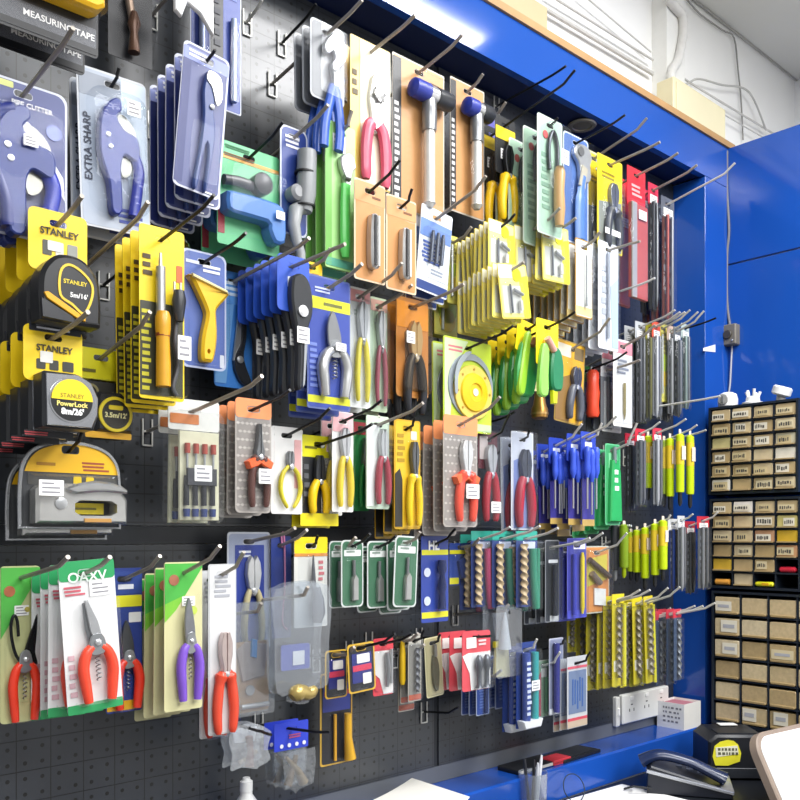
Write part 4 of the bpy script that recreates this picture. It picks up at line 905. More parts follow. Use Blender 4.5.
def knife_blue(k):
    k.card('#3c7fd0', r=.006); k.band(.05, .28, '#5d9be0'); k.lines(.2, .8, .08, .22, 3, '#cfe2f6'); k.poly([(.02, .3), (.5, .28), (.3, .97), (.02, .97)], '#6fa6de')
    k.shape((.3, .95, .28, .98), [(.45, 0), (.62, .02), (.6, .3), (.35, .72), (.2, .70)], '#a4a8ae', .003, -.005, .0008, 'blade', .7, 0)
    k.shape((.3, .95, .28, .98), [(.55, .0), (.72, .06), (.72, .4), (.62, .66), (.95, .95), (.85, 1), (.5, .95), (.25, .78), (.3, .62), (.5, .45)], '#24262b', .009, -.002, .002, 'handle', 0, 3)
    c = k.p(.58, .76); MB().lathe((c[0], -.011, c[1]), 'y', [(.006, 0), (.006, -.002), (.002, -.003)], 12).build('lock_knob', steel(), k.r); k.blister(.22, .98, .26, .99, .0142)
def fold_saw(k):
    k.card('#2c55c0', r=.008, z1=.42); k.band(.16, .24, '#dfe4ee', .3, .75); 
    k.shape((.16, .98, .14, 1.0), [(.3, .02), (.6, .0), (.85, .06), (.98, .2), (.96, .34), (.78, .5), (.62, .9), (.52, 1), (.40, .96), (.44, .7), (.36, .5), (.18, .25), (.2, .08)], '#2f3135', .013, -.002, .003, 'handle', 0, 3)
    k.shape((.16, .98, .14, 1.0), [(.62, .5), (.74, .52), (.62, .95), (.54, .99)], '#a9adb3', .002, -.0152, .0004, 'saw_blade', .7); c = k.p(.62, .42); MB().lathe((c[0], -.015, c[1]), 'y', [(.009, 0), (.009, -.003), (.004, -.004)], 14).build('pivot_bolt', steel('#dfe0e2'), k.r)
    k.tag(.60, .60, .38, .12, -.0185)
def yellow_tag(k): k.card('#f0c618', r=.006); k.lines(.5, .9, .2, .5, 3, '#b08a10'); k.band(.75, .98, '#3a3f8c')
def pruner_blue(k):
    k.card('#35499e', r=.004, border='#56659e'); k.band(.16, .25, '#d3d32a'); k.lines(.35, .9, .185, .225, 1, '#6a6c30'); k.band(.9, .955, '#cfd02c', 0, 1, 'yellow_stripe'); k.lines(.15, .6, .08, .13, 2, '#b9c2e6'); k.lines(.04, .25, .5, .85, 8, '#6d7fc4')
    k.pruner((.12, .98, .26, .9), '#8d8f92', '#c2c3c2', 'plain', .013, .12, .8); k.blister(.08, .98, .24, .92, .0185); k.tag(.62, .53, .24, .06, -.0188)
def cutter_white(hc, hd='#e0a0a0', cc='#dcdedb', kind='cable'):
    def f(k):
        k.card(cc, r=.004); k.band(.015, .12, hd); k.lines(.2, .8, .18, .24, 2, '#a9b4a9'); k.pliers((.12, .9, .12, .95), kind, '#b4b6b8', hc, .011, hr=.13); k.blister(.06, .95, .10, .97, .0155, .01, CLRB)
    return f
def clam_orange(k):
    k.card('#b9834a', r=.008, z1=.86); k.band(.03, .26, '#d9963a'); k.poly([(.25, .3), (.5, .22), (.8, .3), (.75, .8), (.3, .8)], '#6a5034'); k.pliers((.12, .88, .2, 1.0), 'diag', '#b8a888', '#24252a', .012, hr=.13); k.blister(.0, 1, .0, .82, .0175, .012, clear_mat('#f2e8d8', .02, .1, 30)); k.tag(.25, .36, .25, .1, -.018)
def bits_white(k):
    k.card('#d9dde6', r=.004); k.band(.16, .36, '#6b8ac8'); k.lines(.1, .8, .4, .66, 6, '#3c56a0'); k.band(.66, .82, '#eceef0', .3, .95, 'white_label'); k.lines(.4, .9, .70, .78, 2, '#9aa0ac')
    for u in (.35, .52, .68): k.rod((0, 1, .28, .64), [(u, 0), (u, .3), (u, 1)], [.003, .0042, .0035], '#555a66', 'drill_bit', .6)
    k.band(.88, .98, '#27407e'); k.blister(.1, .95, .25, .86, .0118, .006, CLRB)
def yellow_small(k):
    k.card('#efe78c', r=.004, border='#e2cf5c'); k.band(.02, .26, '#eeedda', 0, .5); k.disc(.62, .2, .15, '#e8ea1c'); k.poly([(.7, .25), (1, .2), (1, .98), (.78, .98)], '#e6e034'); k.band(.4, .9, '#cfcfc6', .08, .74, 'grey_panel')
    k.rod((0, 1, .38, .9), [(.32, 0), (.32, 1)], .0022, '#6d7076', 'pin', .6, y=-.003); k.rod((0, 1, .45, .6), [(.42, .2), (.72, .8)], .0032, '#a7a9aa', 'plug', .5, y=-.003); k.rod((0, 1, .68, .86), [(.6, 0), (.6, 1)], .0042, '#d8d6d0', 'socket', .3, y=-.003)
    k.blister(.1, .76, .34, .93, .0100, .005, CLRB)
def white_strip(k):
    k.card('#e9e7da', r=.004, border='#a5803c'); k.band(.03, .2, '#f2f1ec'); k.rod((0, 1, .2, .85), [(.55, 0), (.55, .8), (.55, 1)], [.0016, .0016, .003], '#8a8d8c', 'pin', .7, y=-.003); k.band(.86, .97, '#e2cf8e'); k.blister(.2, .85, .16, .9, .0095, .005, CLRB)
def white_bag(k):
    k.card('#e3e6ea', r=.006); k.poly([(.6, .4), (.98, .3), (.98, .97), (.7, .97)], '#bcd3ea'); k.lines(.15, .5, .2, .8, 6, '#b8bcc4'); k.rod((0, 1, .1, .9), [(.4, 0), (.42, .5), (.4, 1)], .0035, '#9fa4ac', 'pin', .5); k.blister(.02, .98, .06, .98, .0105, .008, CLRB)
def yellow_strip(k): k.card('#e8e070', r=.003, border='#c9bf5a'); k.disc(.55, .5, .4, '#b8cf2a'); k.disc(.55, .7, .35, '#e3c22a'); k.lines(.3, .8, .1, .4, 5, '#a9a04a'); k.rod((0, 1, .15, .9), [(.3, 0), (.3, 1)], .003, '#c7c9c4', 'pin', .5); k.blister(.05, .95, .1, .95, .0095, .005, CLRB)
def disc_pack(k):
    k.card('#b9cf3a', r=.006); k.poly([(.02, .02), (.5, .02), (.2, .35), (.12, .98), (.02, .98)], '#c9dcae'); k.lines(.08, .45, .08, .16, 2, '#d07a80'); k.band(.9, .98, '#bcd0a4'); 
    MB().ext([circ(*k.p(.55, .5), k.w * .47, 32), circ(*k.p(.57, .52), k.w * .40, 32)], -.004, .003, .001).build('clear_rim', M('#8f98a0', .25), k.r)
    c = k.p(.57, .57); R = k.w * .39
    MB().ext([circ(c[0], c[1], R, 36), circ(c[0], c[1], R * .12, 16)], -.008, .006, .001).build('grinding_rim', M('#e2c25c', .5, 0, .15, 120), k.r)
    MB().lathe((c[0], -.0085, c[1]), 'y', [(R * .72, 0), (R * .68, -.003), (R * .34, -.006), (R * .30, -.003), (R * .13, -.003)], 32).build('cup_face', M('#e6bd14', .4), k.r)
    MB().lathe((c[0], -.012, c[1]), 'y', [(R * .14, 0), (R * .14, -.001)], 16).build('arbor_hub', M('#e8e6d6', .4), k.r)
    for i in range(8): a = i * .785; MB().lathe((c[0] + math.cos(a) * R * .85, -.0085, c[1] + math.sin(a) * R * .85), 'y', [(R * .05, 0), (R * .05, -.0006)], 8).build('vent_hole', M('#a9862a', .5), k.r)
    k.shape((.12, .5, .14, .6), [(.1, 1), (.1, .55), (.3, .25), (.7, .02), (1, .0), (.7, .16), (.4, .4), (.25, .7), (.25, 1)], '#9aa3a8', .001, -.0105, .0003, 'printed_arc', 0, 2)
def glove_pack(k):
    k.card('#f0d41a', r=.004, z1=.42); k.shape((.02, .98, .30, .98), [(.2, 0), (.8, .0), (1, .3), (.95, .7), (.8, 1), (.15, 1), (.0, .6), (.05, .3)], '#3aa04e', .012, -.002, .004, 'green_body', 0, 3)
    k.shape((.05, .48, .20, .98), [(.4, 0), (.85, .02), (.8, .5), (.7, 1), (.1, 1), (.1, .5)], '#9cd23e', .010, -.0085, .003, 'lime_panel', 0, 3); k.rod((0, 1, .2, .5), [(.42, .5), (.5, .2), (.66, .15)], .006, '#8a5a3e', 'wood_knob', y=-.014)
def glove_front(k):
    k.card('#f2d91c', r=.004, z1=.6); k.shape((.45, 1.05, .36, .92), [(.3, 0), (.75, .05), (1, .4), (.95, .85), (.8, 1), (.2, 1), (.05, .7), (.1, .3)], '#1c7a4e', .012, -.002, .004, 'green_handle', 0, 3); k.shape((.0, .45, .34, 1.0), [(.4, 0), (.9, .1), (.85, .6), (.8, 1), (.0, 1), (.05, .5)], '#8cd05a', .010, -.002, .003, 'lime_panel', 0, 3)
    k.rod((0, 1, .2, .5), [(.30, .2), (.5, .5), (.62, .7)], .007, '#e0a79a', 'pink_tip', y=-.004); k.shape((.55, .85, .90, 1.1), [(.1, 0), (.9, 0), (.8, 1), (.2, 1)], '#d8e21e', .008, -.002, .002, 'lime_tab')
def snip_brown(k):
    k.card('#d9a52c', r=.004, border='#a78a44'); k.band(.05, .2, '#e3dcc6', .0, .5, 'white_label'); k.band(.05, .2, '#7c6a48', .6, .95); k.poly([(.02, .5), (.5, .4), (.5, .98), (.02, .98)], '#8a6a3a'); k.pliers((.32, .92, .3, .95), 'diag', '#5a5c62', '#53565e', .012, hr=.14); k.lines(.75, .9, .3, .6, 4, '#b5522a'); k.blister(.2, .97, .25, .97, .0165)
def brass_nozzle(k):
    MB().ext([rrect(-.012, .012, -.03, k.m, .003), circ(0, 0, .003, 10)], -.0005, .001).build('hang_tab', M('#d9cc9a', .5), k.r)
    MB().lathe((0, -.012, k.m - k.h), 'z', [(.010, 0), (.017, .004), (.018, .02), (.014, .03), (.010, k.h * .55)], 18).build('brass_body', M('#b98a48', .3, .8), k.r); MB().lathe((0, -.012, k.m - k.h), 'z', [(.0186, .010), (.0186, .014)], 18).build('brass_ring', M('#d8b070', .3, .8), k.r)
def red_handle(k):
    k.card('#3c9a48', r=.003, z1=.3); k.rod((0, 1, .1, 1), [(.5, 0), (.5, .08), (.5, .3), (.5, .5), (.5, .75), (.5, .92), (.5, 1)], [.009, .015, .014, .0165, .014, .016, .013], '#e2492c', 'handle', y=-.002); k.rod((0, 1, 0, .12), [(.5, .3), (.5, 1)], .004, '#9da0a3', 'shaft', .8, y=-.010)
def grey_strip(k): k.card('#7d8186', r=.003, border='#3c3e42'); k.band(.03, .2, '#caccce'); k.rod((0, 1, .2, .95), [(.5, 0), (.5, 1)], .005, '#505358', 'shaft', .6); k.blister(.05, .95, .15, .98, .011, .004, CLRB)
def white_pack(k): k.card('#dcdad6', r=.004); k.band(.02, .16, '#d98a94'); k.lines(.2, .8, .22, .4, 4, '#8a8d96'); k.band(.42, .95, '#efeeea', .08, .92, 'white_panel'); k.rod((0, 1, .5, .92), [(.5, 0), (.5, .8), (.5, 1)], [.0035, .0035, .001], '#a89a6a', 'drill_bit', .6); k.blister(.1, .95, .2, .97, .011, .006, CLRB)
def screw_set(k):
    k.card('#d8d8d2', hole='slot', z1=.25, r=.004); k.band(.03, .12, '#2c3f8c', .3, .95); k.band(.12, .2, '#c8763a', .02, .6)
    k.shape((.18, .96, .26, .98), [(0, 0), (1, 0), (1, 1), (0, 1)], '#d3d1b4', .004, -.002, .001, 'cream_tray')
    for i in range(4):
        u = .30 + i * .17; r = k.w * .05
        k.rod((0, 1, .42, .92), [(u, .0), (u, .45)], r * .45, '#b9bbbd', 'shaft', .9, y=-.008)
        k.rod((0, 1, .42, .92), [(u - .02, .40), (u - .02, .6), (u - .02, .88)], [r * .8, r, r], '#22242a', 'handle', y=-.0065); k.rod((0, 1, .42, .95), [(u - .02, .88), (u - .02, 1)], [r * 1.25, r * 1.1], '#2f3f74', 'blue_cap', y=-.006); k.rod((0, 1, .36, .44), [(u, 0), (u, 1)], r, '#a8493a', 'red_clip', y=-.0065)
    k.shape((.26, .84, .56, .70), [(0, 0), (1, 0), (1, 1), (0, 1)], '#3a3c42', .004, -.0135, .001, 'holder_bar'); k.tag(.56, .60, .34, .13, -.0182)
    k.blister(.0, 1, .1, 1, .0205, .012, clear_mat('#f6f7f8', .03, .7, 22, .02), name='hanging_bag')
def nose_orange(kind, hc, mc):
    def f(k):
        k.card('#8f8a86', r=.008, border='#a8a29c'); k.band(.0, .17, '#ec9460', r=.006, ins=.0)
        mb = MB()
        for i in range(8):
            for j in range(11):
                x, z = k.p(.07 + .123 * i + (.06 if j % 2 else 0), .22 + j * .071)
                if x < k.w * .47: mb.add([(x - .004, -.0012, z), (x, -.0012, z + .0025), (x + .004, -.0012, z), (x, -.0012, z - .0025)], [(0, 1, 2, 3)])
        mb.build('tread_pattern', M('#c0bbb6', .3, .4), k.r)
        k.pliers((.24, .92, .22, .95), kind, mc, hc, .013, hr=.13); k.shape((.22, .94, .50, .66), [(0, .35), (.3, .05), (.5, .3), (.7, .05), (1, .35), (.9, .75), (.62, .6), (.5, .45), (.38, .6), (.1, .75)], '#ea6434', .0135, -.002, .002, 'orange_guard'); k.tag(.66, .68, .38, .13, -.0185); k.blister(.04, .97, .18, .98, .018, .012)
    return f
def nipper_white(k): k.card('#e4e4e2', r=.004); k.band(.01, .13, '#dc9a98'); k.band(.14, .7, '#dba8a8', .72, .98, 'pink_strip'); k.pliers((.14, .94, .28, .93), 'nipper', '#85888b', '#cfc22e', .010, hr=.075); k.blister(.06, .97, .2, .97, .0145, .02); 
def strip_yb(k):
    k.card('#232528', r=.003); k.band(.0, .24, '#e6e014', ins=0, r=.003); k.band(.86, 1.0, '#eedc0c', -.0, 1, 'yellow_base', ins=0); k.lines(.1, .5, .11, .16, 1, '#6a6810'); k.band(.08, .17, '#e3c6d0', .66, .86, 'price_tag', y=-.002); k.lines(.6, .9, .3, .42, 3, '#75777a'); k.lines(.08, .24, .3, .7, 4, '#5a5c60'); k.pliers((.14, .74, .22, .86), 'strip', '#4a4c50', '#f0c616', .011, hr=.15)
def diag_white(k): k.card('#ebebe8', r=.003); k.band(.0, .2, '#e8b4b8'); k.pliers((.1, .92, .16, .95), 'cable', '#b0b2b5', '#d9c03a', .010, hr=.15); k.blister(.05, .96, .12, .97, .0145)
def green_card(k): k.card('#2e8a4c', r=.004); k.band(.02, .16, '#b9404a'); k.pliers((.2, .9, .2, .95), 'long', '#8c8e92', '#2f9a50', .010); k.blister(.08, .95, .12, .97, .0145)
def red_plier_card(k): k.card('#c3d4bf', r=.004); k.band(.0, .1, '#d98a8e'); k.poly([(.02, .1), (.55, .1), (.3, .97), (.02, .97)], '#e8ebe6'); k.pliers((.28, .98, .14, .95), 'diag', '#b8b9ba', '#a32e3e', .011, hr=.15); k.blister(.1, .98, .08, .97, .0155, .01, CLRB)
def linesman(k): k.card('#d9b32a', r=.004, border='#c79b20'); k.poly([(.02, .5), (.2, .45), (.3, .55), (.3, .98), (.02, .98)], '#2b2a26'); k.lines(.1, .4, .12, .4, 5, '#a9861a'); k.band(.1, .18, '#e8d8c0', .6, .86, 'price_tag', y=-.002); k.pliers((.36, .98, .2, .97), 'combo', '#5d5f62', '#e3c01a', .012, hr=.15); k.blister(.3, .99, .17, .98, .017)
def cable_red(k): k.card('#5a2630', r=.003, z1=.4); k.band(.05, .3, '#c4b8b4', .05, .5); k.pliers((.08, .95, .14, .97), 'cable', '#b0b2b4', '#a81f30', .013, hr=.16); k.blister(.02, 1, .0, .98, .0175, .006, CLRB); k.tag(.6, .82, .5, .12, -.018)
def bag_red(k): k.card('#c9cdda', r=.003, border='#dfe2ea'); k.poly([(.1, .3), (.9, .2), (.9, .98), (.1, .98)], '#7d8cc0'); k.pliers((.06, .97, .18, .97), 'diag', '#4a4f5c', '#a5263a', .012, hr=.15); k.blister(.0, 1, .0, 1, .017, .004, CLRB)
def blue_drivers(k):
    k.card('#2d46b0', r=.004, z1=.30); k.band(.05, .16, '#e0e4ee', .25, .75, 'white_label'); k.poly([(.12, .55), (.98, .5), (.98, .95), (.12, .95)], '#4c4a9a', y=.002, th=.0005) if False else None
    for i, u in enumerate((.2, .5, .8)): k.screwdriver((u - .13, u + .13, .16 + .03 * (i % 2), .82 + .06 * (i % 2)), '#3a58d0', '#c3c5c8', min(.008, k.w * .14))
    k.shape((.1, .9, .5, .93), [(0, 0), (1, 0), (1, 1), (0, 1)], '#403c8c', .0012, .0, 0, 'purple_sleeve'); k.shape((.1, .9, .93, 1), [(0, 0), (1, 0), (1, 1), (0, 1)], '#b79a58', .0012, .0, 0, 'tan_edge')
def green_pack(k): k.card('#3f9a62', r=.006, border='#64bd86', hole='slot'); k.band(.05, .3, '#79c795', .2, .8); k.shape((.14, .9, .2, .96), [(.2, 0), (.7, .0), (.9, .2), (1, 1), (0, 1), (.1, .3)], '#2fa65a', .009, -.002, .003, 'green_case', 0, 0); k.rod((0, 1, .02, .24), [(.45, .1), (.45, 1)], .005, '#8d9a9a', 'shaft', .6); k.lines(.35, .65, .3, .6, 3, '#e8f4ea', -.0115)
def pruner_red(k):
    k.card('#c3c690', r=.005); k.poly([(.01, .01), (.99, .01), (.99, .05), (.01, .46)], '#55b54c'); k.disc(.22, .16, .14, '#b46a4c', 'printed_badge'); k.disc(.66, .28, .07, '#c2b45a', 'printed_badge'); k.disc(.9, .22, .06, '#c2b45a', 'printed_badge'); k.tag(.52, .285, .36, .065, -.0022)
    k.pruner((.08, .98, .31, .985), '#1d1e21', '#ee3d22', 'open', .016, .125); k.blister(.05, .99, .28, .99, .0225)
def pruner_white(k):
    k.card('#dfe0e0', r=.005); k.band(.0, .13, '#2f9a5c', ins=0, r=.005); k.band(.94, 1, '#2f9a5c', 0, 1, 'green_base', ins=0); k.text('OAXV', .5, .108, .7, '#e3efe6', bold=.02); k.lines(.06, .45, .16, .23, 3, '#c8606e'); k.tag(.72, .19, .40, .10, -.0022); k.lines(.06, .2, .6, .9, 5, '#c9a5ae')
    k.pruner((.12, .92, .26, .93), '#c4c6c8', '#ee4a30', 'long', .016, .115); k.blister(.08, .96, .24, .94, .0225)
def pruner_navy(k): k.card('#2d3f86', r=.004); k.band(.02, .18, '#33498f'); k.lines(.3, .85, .10, .16, 1, '#e6e9f2'); k.band(.19, .27, '#d6d22a'); k.band(.31, .38, '#e4e4e2', .6, .98, 'white_label'); k.band(.92, .985, '#d8a51e'); k.pruner((.06, .98, .36, .97), '#5b5d60', '#e33a24', 'plain', .015, .135); k.blister(.04, .98, .3, .98, .021)
def pruner_purple(k):
    k.card('#d3cf9e', r=.004); k.poly([(.01, .01), (.99, .01), (.99, .04), (.55, .22), (.01, .28)], '#4cae46'); k.poly([(.01, .28), (.55, .22), (.3, .32), (.01, .4)], '#7cc23e'); k.disc(.24, .12, .13, '#a86a52', 'printed_badge'); k.disc(.75, .33, .1, '#c2d65a'); k.tag(.62, .265, .34, .065, -.0022)
    k.pruner((.22, .95, .24, .93), '#8d8f94', '#7c54c4', 'plain', .015, .15); k.blister(.12, .97, .22, .95, .021)
def white_red_tool(k): k.card('#d9dadb', r=.004, border='#c4c6c8'); k.lines(.2, .8, .06, .2, 5, '#a9abb2'); k.band(.22, .30, '#eceded', .3, .8, 'white_label'); k.pliers((.05, .98, .40, .99), 'combo', '#c9b8b4', '#dd4a30', .013, hr=.16); k.blister(.02, .99, .34, 1, .0185)
def blue_blister(k): k.card('#9aa3bc', r=.006, border='#c4c8d2'); k.band(.1, .98, '#2c3f92', .16, .86, 'blue_panel'); k.lines(.25, .6, .15, .22, 2, '#dfe4f2'); k.pliers((.22, .86, .2, .96), 'diag', '#c4c5c6', '#b7ac84', .012, hr=.1); k.blister(.02, .98, .03, .98, .0175)
def clear_bag(k):
    MB().ext(rrect(-k.w * .46, k.w * .46, k.m - k.h * .98, k.m - k.h * .35, .004), -.0006, .001).build('kraft_insert', M('#a88a6a', .6), k.r)
    k.shape((.1, .9, .35, .7), [(0, .2), (.3, 0), (1, .1), (.9, .9), (.2, 1)], '#9a8d86', .003, -.0015, .001, 'pale_pad'); k.shape((.42, .62, .32, .5), [(.2, 0), (.9, .1), (.8, 1), (.1, .9)], '#3d86c2', .004, -.005, .001, 'blue_clip'); k.rod((.2, .9, .9, .94), [(0, .5), (1, .5)], .004, '#c9c9c8', 'metal_bar', .7, y=-.002)
    c = k.p(.42, .78); MB().lathe((c[0], -.005, c[1]), 'y', [(.008, 0), (.008, -.003), (.004, -.003)], 14).build('ring', steel(), k.r)
    MB().ext([rrect(-k.w * .5, k.w * .5, k.m - k.h, k.m, .004), circ(0, 0, .004, 10)], -.013, .0005).build('hanging_bag', clear_mat('#f0f2f4', .07, .5, 16, .05), k.r)
    MB().ext([rrect(-k.w * .5, k.w * .5, k.m - k.h, k.m, .004), circ(0, 0, .004, 10)], .004, .0005).build('hanging_bag', clear_mat('#f0f2f4', .07, .5, 16, .05), k.r)
def big_bag(k):
    MB().ext(rrect(-k.w * .3, k.w * .25, k.m - k.h * .72, k.m - k.h * .5, .004), -.0006, .001).build('blue_label', M('#5a66b4', .5), k.r); k.shape((.42, .64, .56, .68), [(0, 0), (1, 0), (1, 1), (0, 1)], '#e9e9ea', .0008, -.001, 0, 'price_tag')
    k.rod((.3, .75, .86, .99), sm([(.0, .6), (.3, .3), (.7, .5), (1, .2)], 3), [.008, .012, .014, .013, .012, .012, .010, .010, .008, .006][:10], '#b09a5c', 'brass_fitting', .5)
    for y in (-.016, .006): MB().ext([sm([k.p(*p) for p in [(.0, .02), (1, .0), (1.02, .5), (1.0, .86), (.66, .90), (.62, 1.0), (.35, .99), (.36, .9), (.02, .88), (-.02, .4)]], 3, True), circ(0, 0, .004, 10)], y, .0005).build('hanging_bag', clear_mat('#eef1f4', .08, .5, 14, .04), k.r)
def pink_tie_card(k): k.card('#35468e', r=.004, z1=.9); k.band(.5, .98, '#555f92'); k.rod((.1, .9, .0, .9), sm([(.5, .12), (.45, .0), (.6, .0), (.66, .5), (.5, .9), (.8, 1)], 5), .0016, '#d88ab4', 'pink_string'); k.blister(.05, .95, .2, .88, .012, .006, CLRB)
def awl(k): k.card('#d9d7cf', r=.003); k.band(.0, .18, '#ecd10e', ins=0, r=.003); k.band(.18, .215, '#d98a3a', 0, 1, 'orange_stripe', ins=0); k.lines(.72, .9, .25, .5, 4, '#c26a70'); k.rod((.3, .8, .2, .95), [(.4, 0), (.4, .2), (.42, .5)], [.001, .003, .005], '#6d6f73', 'spike', .7); k.rod((.3, .8, .2, .95), [(.42, .48), (.5, .65), (.55, .85), (.5, 1)], [.007, .011, .012, .007], '#3c424e', 'handle'); k.blister(.1, .9, .18, .97, .027, .012, CLRB)
def green_blister(k): k.card('#3d6a50', r=.008, border='#cdd2d0'); k.band(.06, .24, '#dfe2e0', .1, .9, 'white_label'); k.lines(.2, .7, .1, .2, 2, '#8a9a90'); k.shape((.3, .75, .5, .9), [(.2, .2), (.5, 0), (.8, .2), (.8, 1), (.2, 1)], '#a9aaa8', .008, -.002, .002, 'steel_bit', .8); k.rod((0, 1, .3, .56), [(.5, 0), (.5, 1)], .003, '#8a8d8e', 'shaft', .8); k.blister(.04, .96, .26, .97, .0128, .01)
def h_pack(k): k.card('#2f459c', r=.004); k.text('HL', .45, .11, .4, '#f0f0f2', bold=.04); k.band(.16, .22, '#d6d42a'); k.band(.88, .95, '#d8d42a', 0, 1, 'yellow_stripe'); k.disc(.2, .42, .12, '#c8d0e6'); k.disc(.2, .75, .12, '#c8d0e6'); k.rod((.3, .95, .28, .85), [(.5, 0), (.5, .2), (.5, .3), (.5, .55), (.5, .65), (.5, 1)], [.008, .009, .005, .009, .006, .008], '#26305a', 'socket'); k.blister(.1, .95, .26, .87, .022, .008)
def small_blue(k): k.card('#2c4288', r=.004); k.band(.1, .26, '#cfc92a'); k.band(.82, .97, '#c9c430', 0, .4); k.shape((.3, .9, .32, .85), [(0, .2), (.5, 0), (1, .2), (1, .9), (.2, 1)], '#22356e', .006, -.002, .002, 'blue_part'); k.blister(.1, .96, .28, .88, .0105, .006, CLRB)
def auger(c2):
    def f(k):
        k.card('#34a08e', r=.003, z1=.12); k.card('#3c4c86', r=.003, hole=None, z0=.11, z1=.96, name='lower_card'); k.band(.12, .22, '#d5d9ee', .3, .9); k.twist((.05, .35, .16, .92), k.w * .13, '#cdb389', 8, 60, metal=0, sq=.62); k.rod((.45, 1, .22, .98), [(.3, 0), (.35, .4), (.5, .85), (.6, 1)], [k.w * .12] * 4, c2, 'tube_case'); k.rod((.45, 1, .22, .98), [(.8, 0), (.8, 1)], k.w * .08, c2, 'rod_case'); k.blister(.0, 1, .12, 1, .020, .004, CLRB)
    return f
def dark_pack(k): k.card('#33363b', r=.003, border='#85888c'); k.band(.03, .12, '#6d7276'); k.band(.24, .28, '#d9dadb', .2, .9); k.rod((0, 1, .3, .92), [(.5, 0), (.5, 1)], .006, '#1f2125', 'blade_case'); k.band(.92, .99, '#c9cbcb', .3, .95); k.blister(.02, .98, .13, .99, .016, .004, CLRB)
def pen_pack(k):
    k.card('#4446a0', r=.004, border='#5f62bc'); k.band(.03, .14, '#e3e3ee', .3, .95); k.rod((.2, .95, .18, .95), [(.62, 0), (.62, .1), (.62, .9), (.62, 1)], [.003, .005, .005, .002], '#e8cf1e', 'yellow_pencil'); k.rod((.1, .6, .2, .95), [(.3, 0), (.3, 1)], .005, '#3a3fae', 'blue_pencil'); k.band(.9, 1, '#5054c0', 0, 1, 'blue_base', ins=0); k.blister(.02, .98, .15, .97, .0125, .004, CLRB)
def orange_clam(k): k.card('#d08a4a', r=.006, border='#b9bcae'); k.poly([(.1, .2), (.9, .12), (.9, .5), (.1, .6)], '#d2c24a'); k.rod((.1, .9, .12, .5), [(0, .2), (1, .9)], .006, '#6a5a4c', 'hex_key', .4); k.shape((.35, .8, .62, .9), [(0, 0), (1, .1), (1, 1), (0, .9)], '#e0e0dc', .003, -.002, .0005, 'white_label'); k.rod((.1, .9, .4, .7), [(.1, 0), (.5, .5)], .007, '#8a7a6a', 'bit', .4); k.blister(.02, .98, .05, .97, .0175, .010, CLRB)
def drill_yellow(col='#d8c92a'):
    def f(k):
        k.card(col, r=.002, z1=.12); k.card('#cdbd30', r=.002, hole=None, z0=.1, z1=1, name='yellow_sleeve'); k.twist((.1, .6, .14, .9), min(.007, k.w * .2), '#8c8474', 9, 50, u=.5); k.rod((.6, 1, .1, 1), [(.5, 0), (.5, 1)], k.w * .1, '#dfd62c', 'yellow_rod'); k.band(.72, .84, '#e4e0d0', .1, .6, 'white_label'); k.blister(.0, 1, .1, 1, min(.0125, .0145), .003, CLRB)
    return f
def masonry_bit(k): k.card('#c8384a', r=.002, z1=.13); k.shape((.05, .95, .12, 1), [(0, 0), (1, 0), (1, 1), (0, 1)], '#4a5a74', .0015, .0, 0, 'blue_grey_sleeve'); k.twist((.1, .9, .14, .96), min(.0055, k.w * .3), '#8d9298', 8, 50); k.blister(.0, 1, .12, 1, .0115, .003, CLRB)
def paint_pack(k):
    k.card('#26282d', r=.006, border='#d0a83a'); k.band(.2, .8, '#2e3478', .12, .88, 'blue_label', y=-.0018); k.band(.22, .4, '#f0eee8', .3, .8, 'white_patch', y=-.0024); k.band(.44, .56, '#c8405a', .14, .86, 'red_patch', y=-.0024); k.band(.62, .84, '#e6e3da', .5, .84, 'price_tag', y=-.0024); k.blister(.05, .95, .14, .94, .0105, .008)
def brush_pack(k): k.card('#23242a', r=.005, border='#caa23c'); k.band(.06, .42, '#2f3b8e', .06, .94, 'blue_label'); k.lines(.15, .85, .12, .16, 1, '#e3e5ee'); k.band(.2, .25, '#c43a52', .1, .9, 'red_stripe', y=-.002); k.rod((.2, .9, .45, .95), [(.75, 0), (.75, .5), (.85, 1)], [.007, .007, .011], '#d9a72c', 'gold_brush', .2); k.rod((.2, .9, .45, .95), [(.3, 0), (.3, 1)], .003, '#d8a030', 'gold_rod', .2); k.blister(.04, .96, .4, .98, .0235, .006)
def red_white(k): k.card('#d5404c', r=.004); k.poly([(.02, .22), (.98, .22), (.98, .98), (.5, .98), (.3, .7), (.02, .6)], '#e8e4e0'); k.disc(.2, .84, .17, '#d24552'); k.rod((.2, .9, .25, .85), [(.5, 0), (.6, .5), (.5, 1)], [.004, .006, .003], '#9d9ea0', 'key_bit', .7); k.rod((.2, .9, .2, .8), [(.9, 0), (.9, 1)], .003, '#c8c9ca', 'steel_rod', .7); k.blister(.05, .97, .18, .97, .0135, .006, CLRB)
def yellow_mini(k): k.card('#2b2b24', r=.002, z1=.25); k.band(.02, .12, '#d6c92a'); k.rod((0, 1, .1, 1), [(.5, 0), (.5, .3), (.5, .9), (.5, 1)], [.004, .006, .006, .004], '#d9b21e', 'yellow_tube')
def grey_bit(k): k.card('#8a8780', r=.003, border='#b9b4a8'); k.band(.02, .16, '#b9b7ae'); k.twist((.2, .9, .2, .85), .005, '#6a6c70', 6, 40); k.band(.9, .98, '#b9604a'); k.blister(.02, .98, .14, .98, .0115, .004, CLRB)
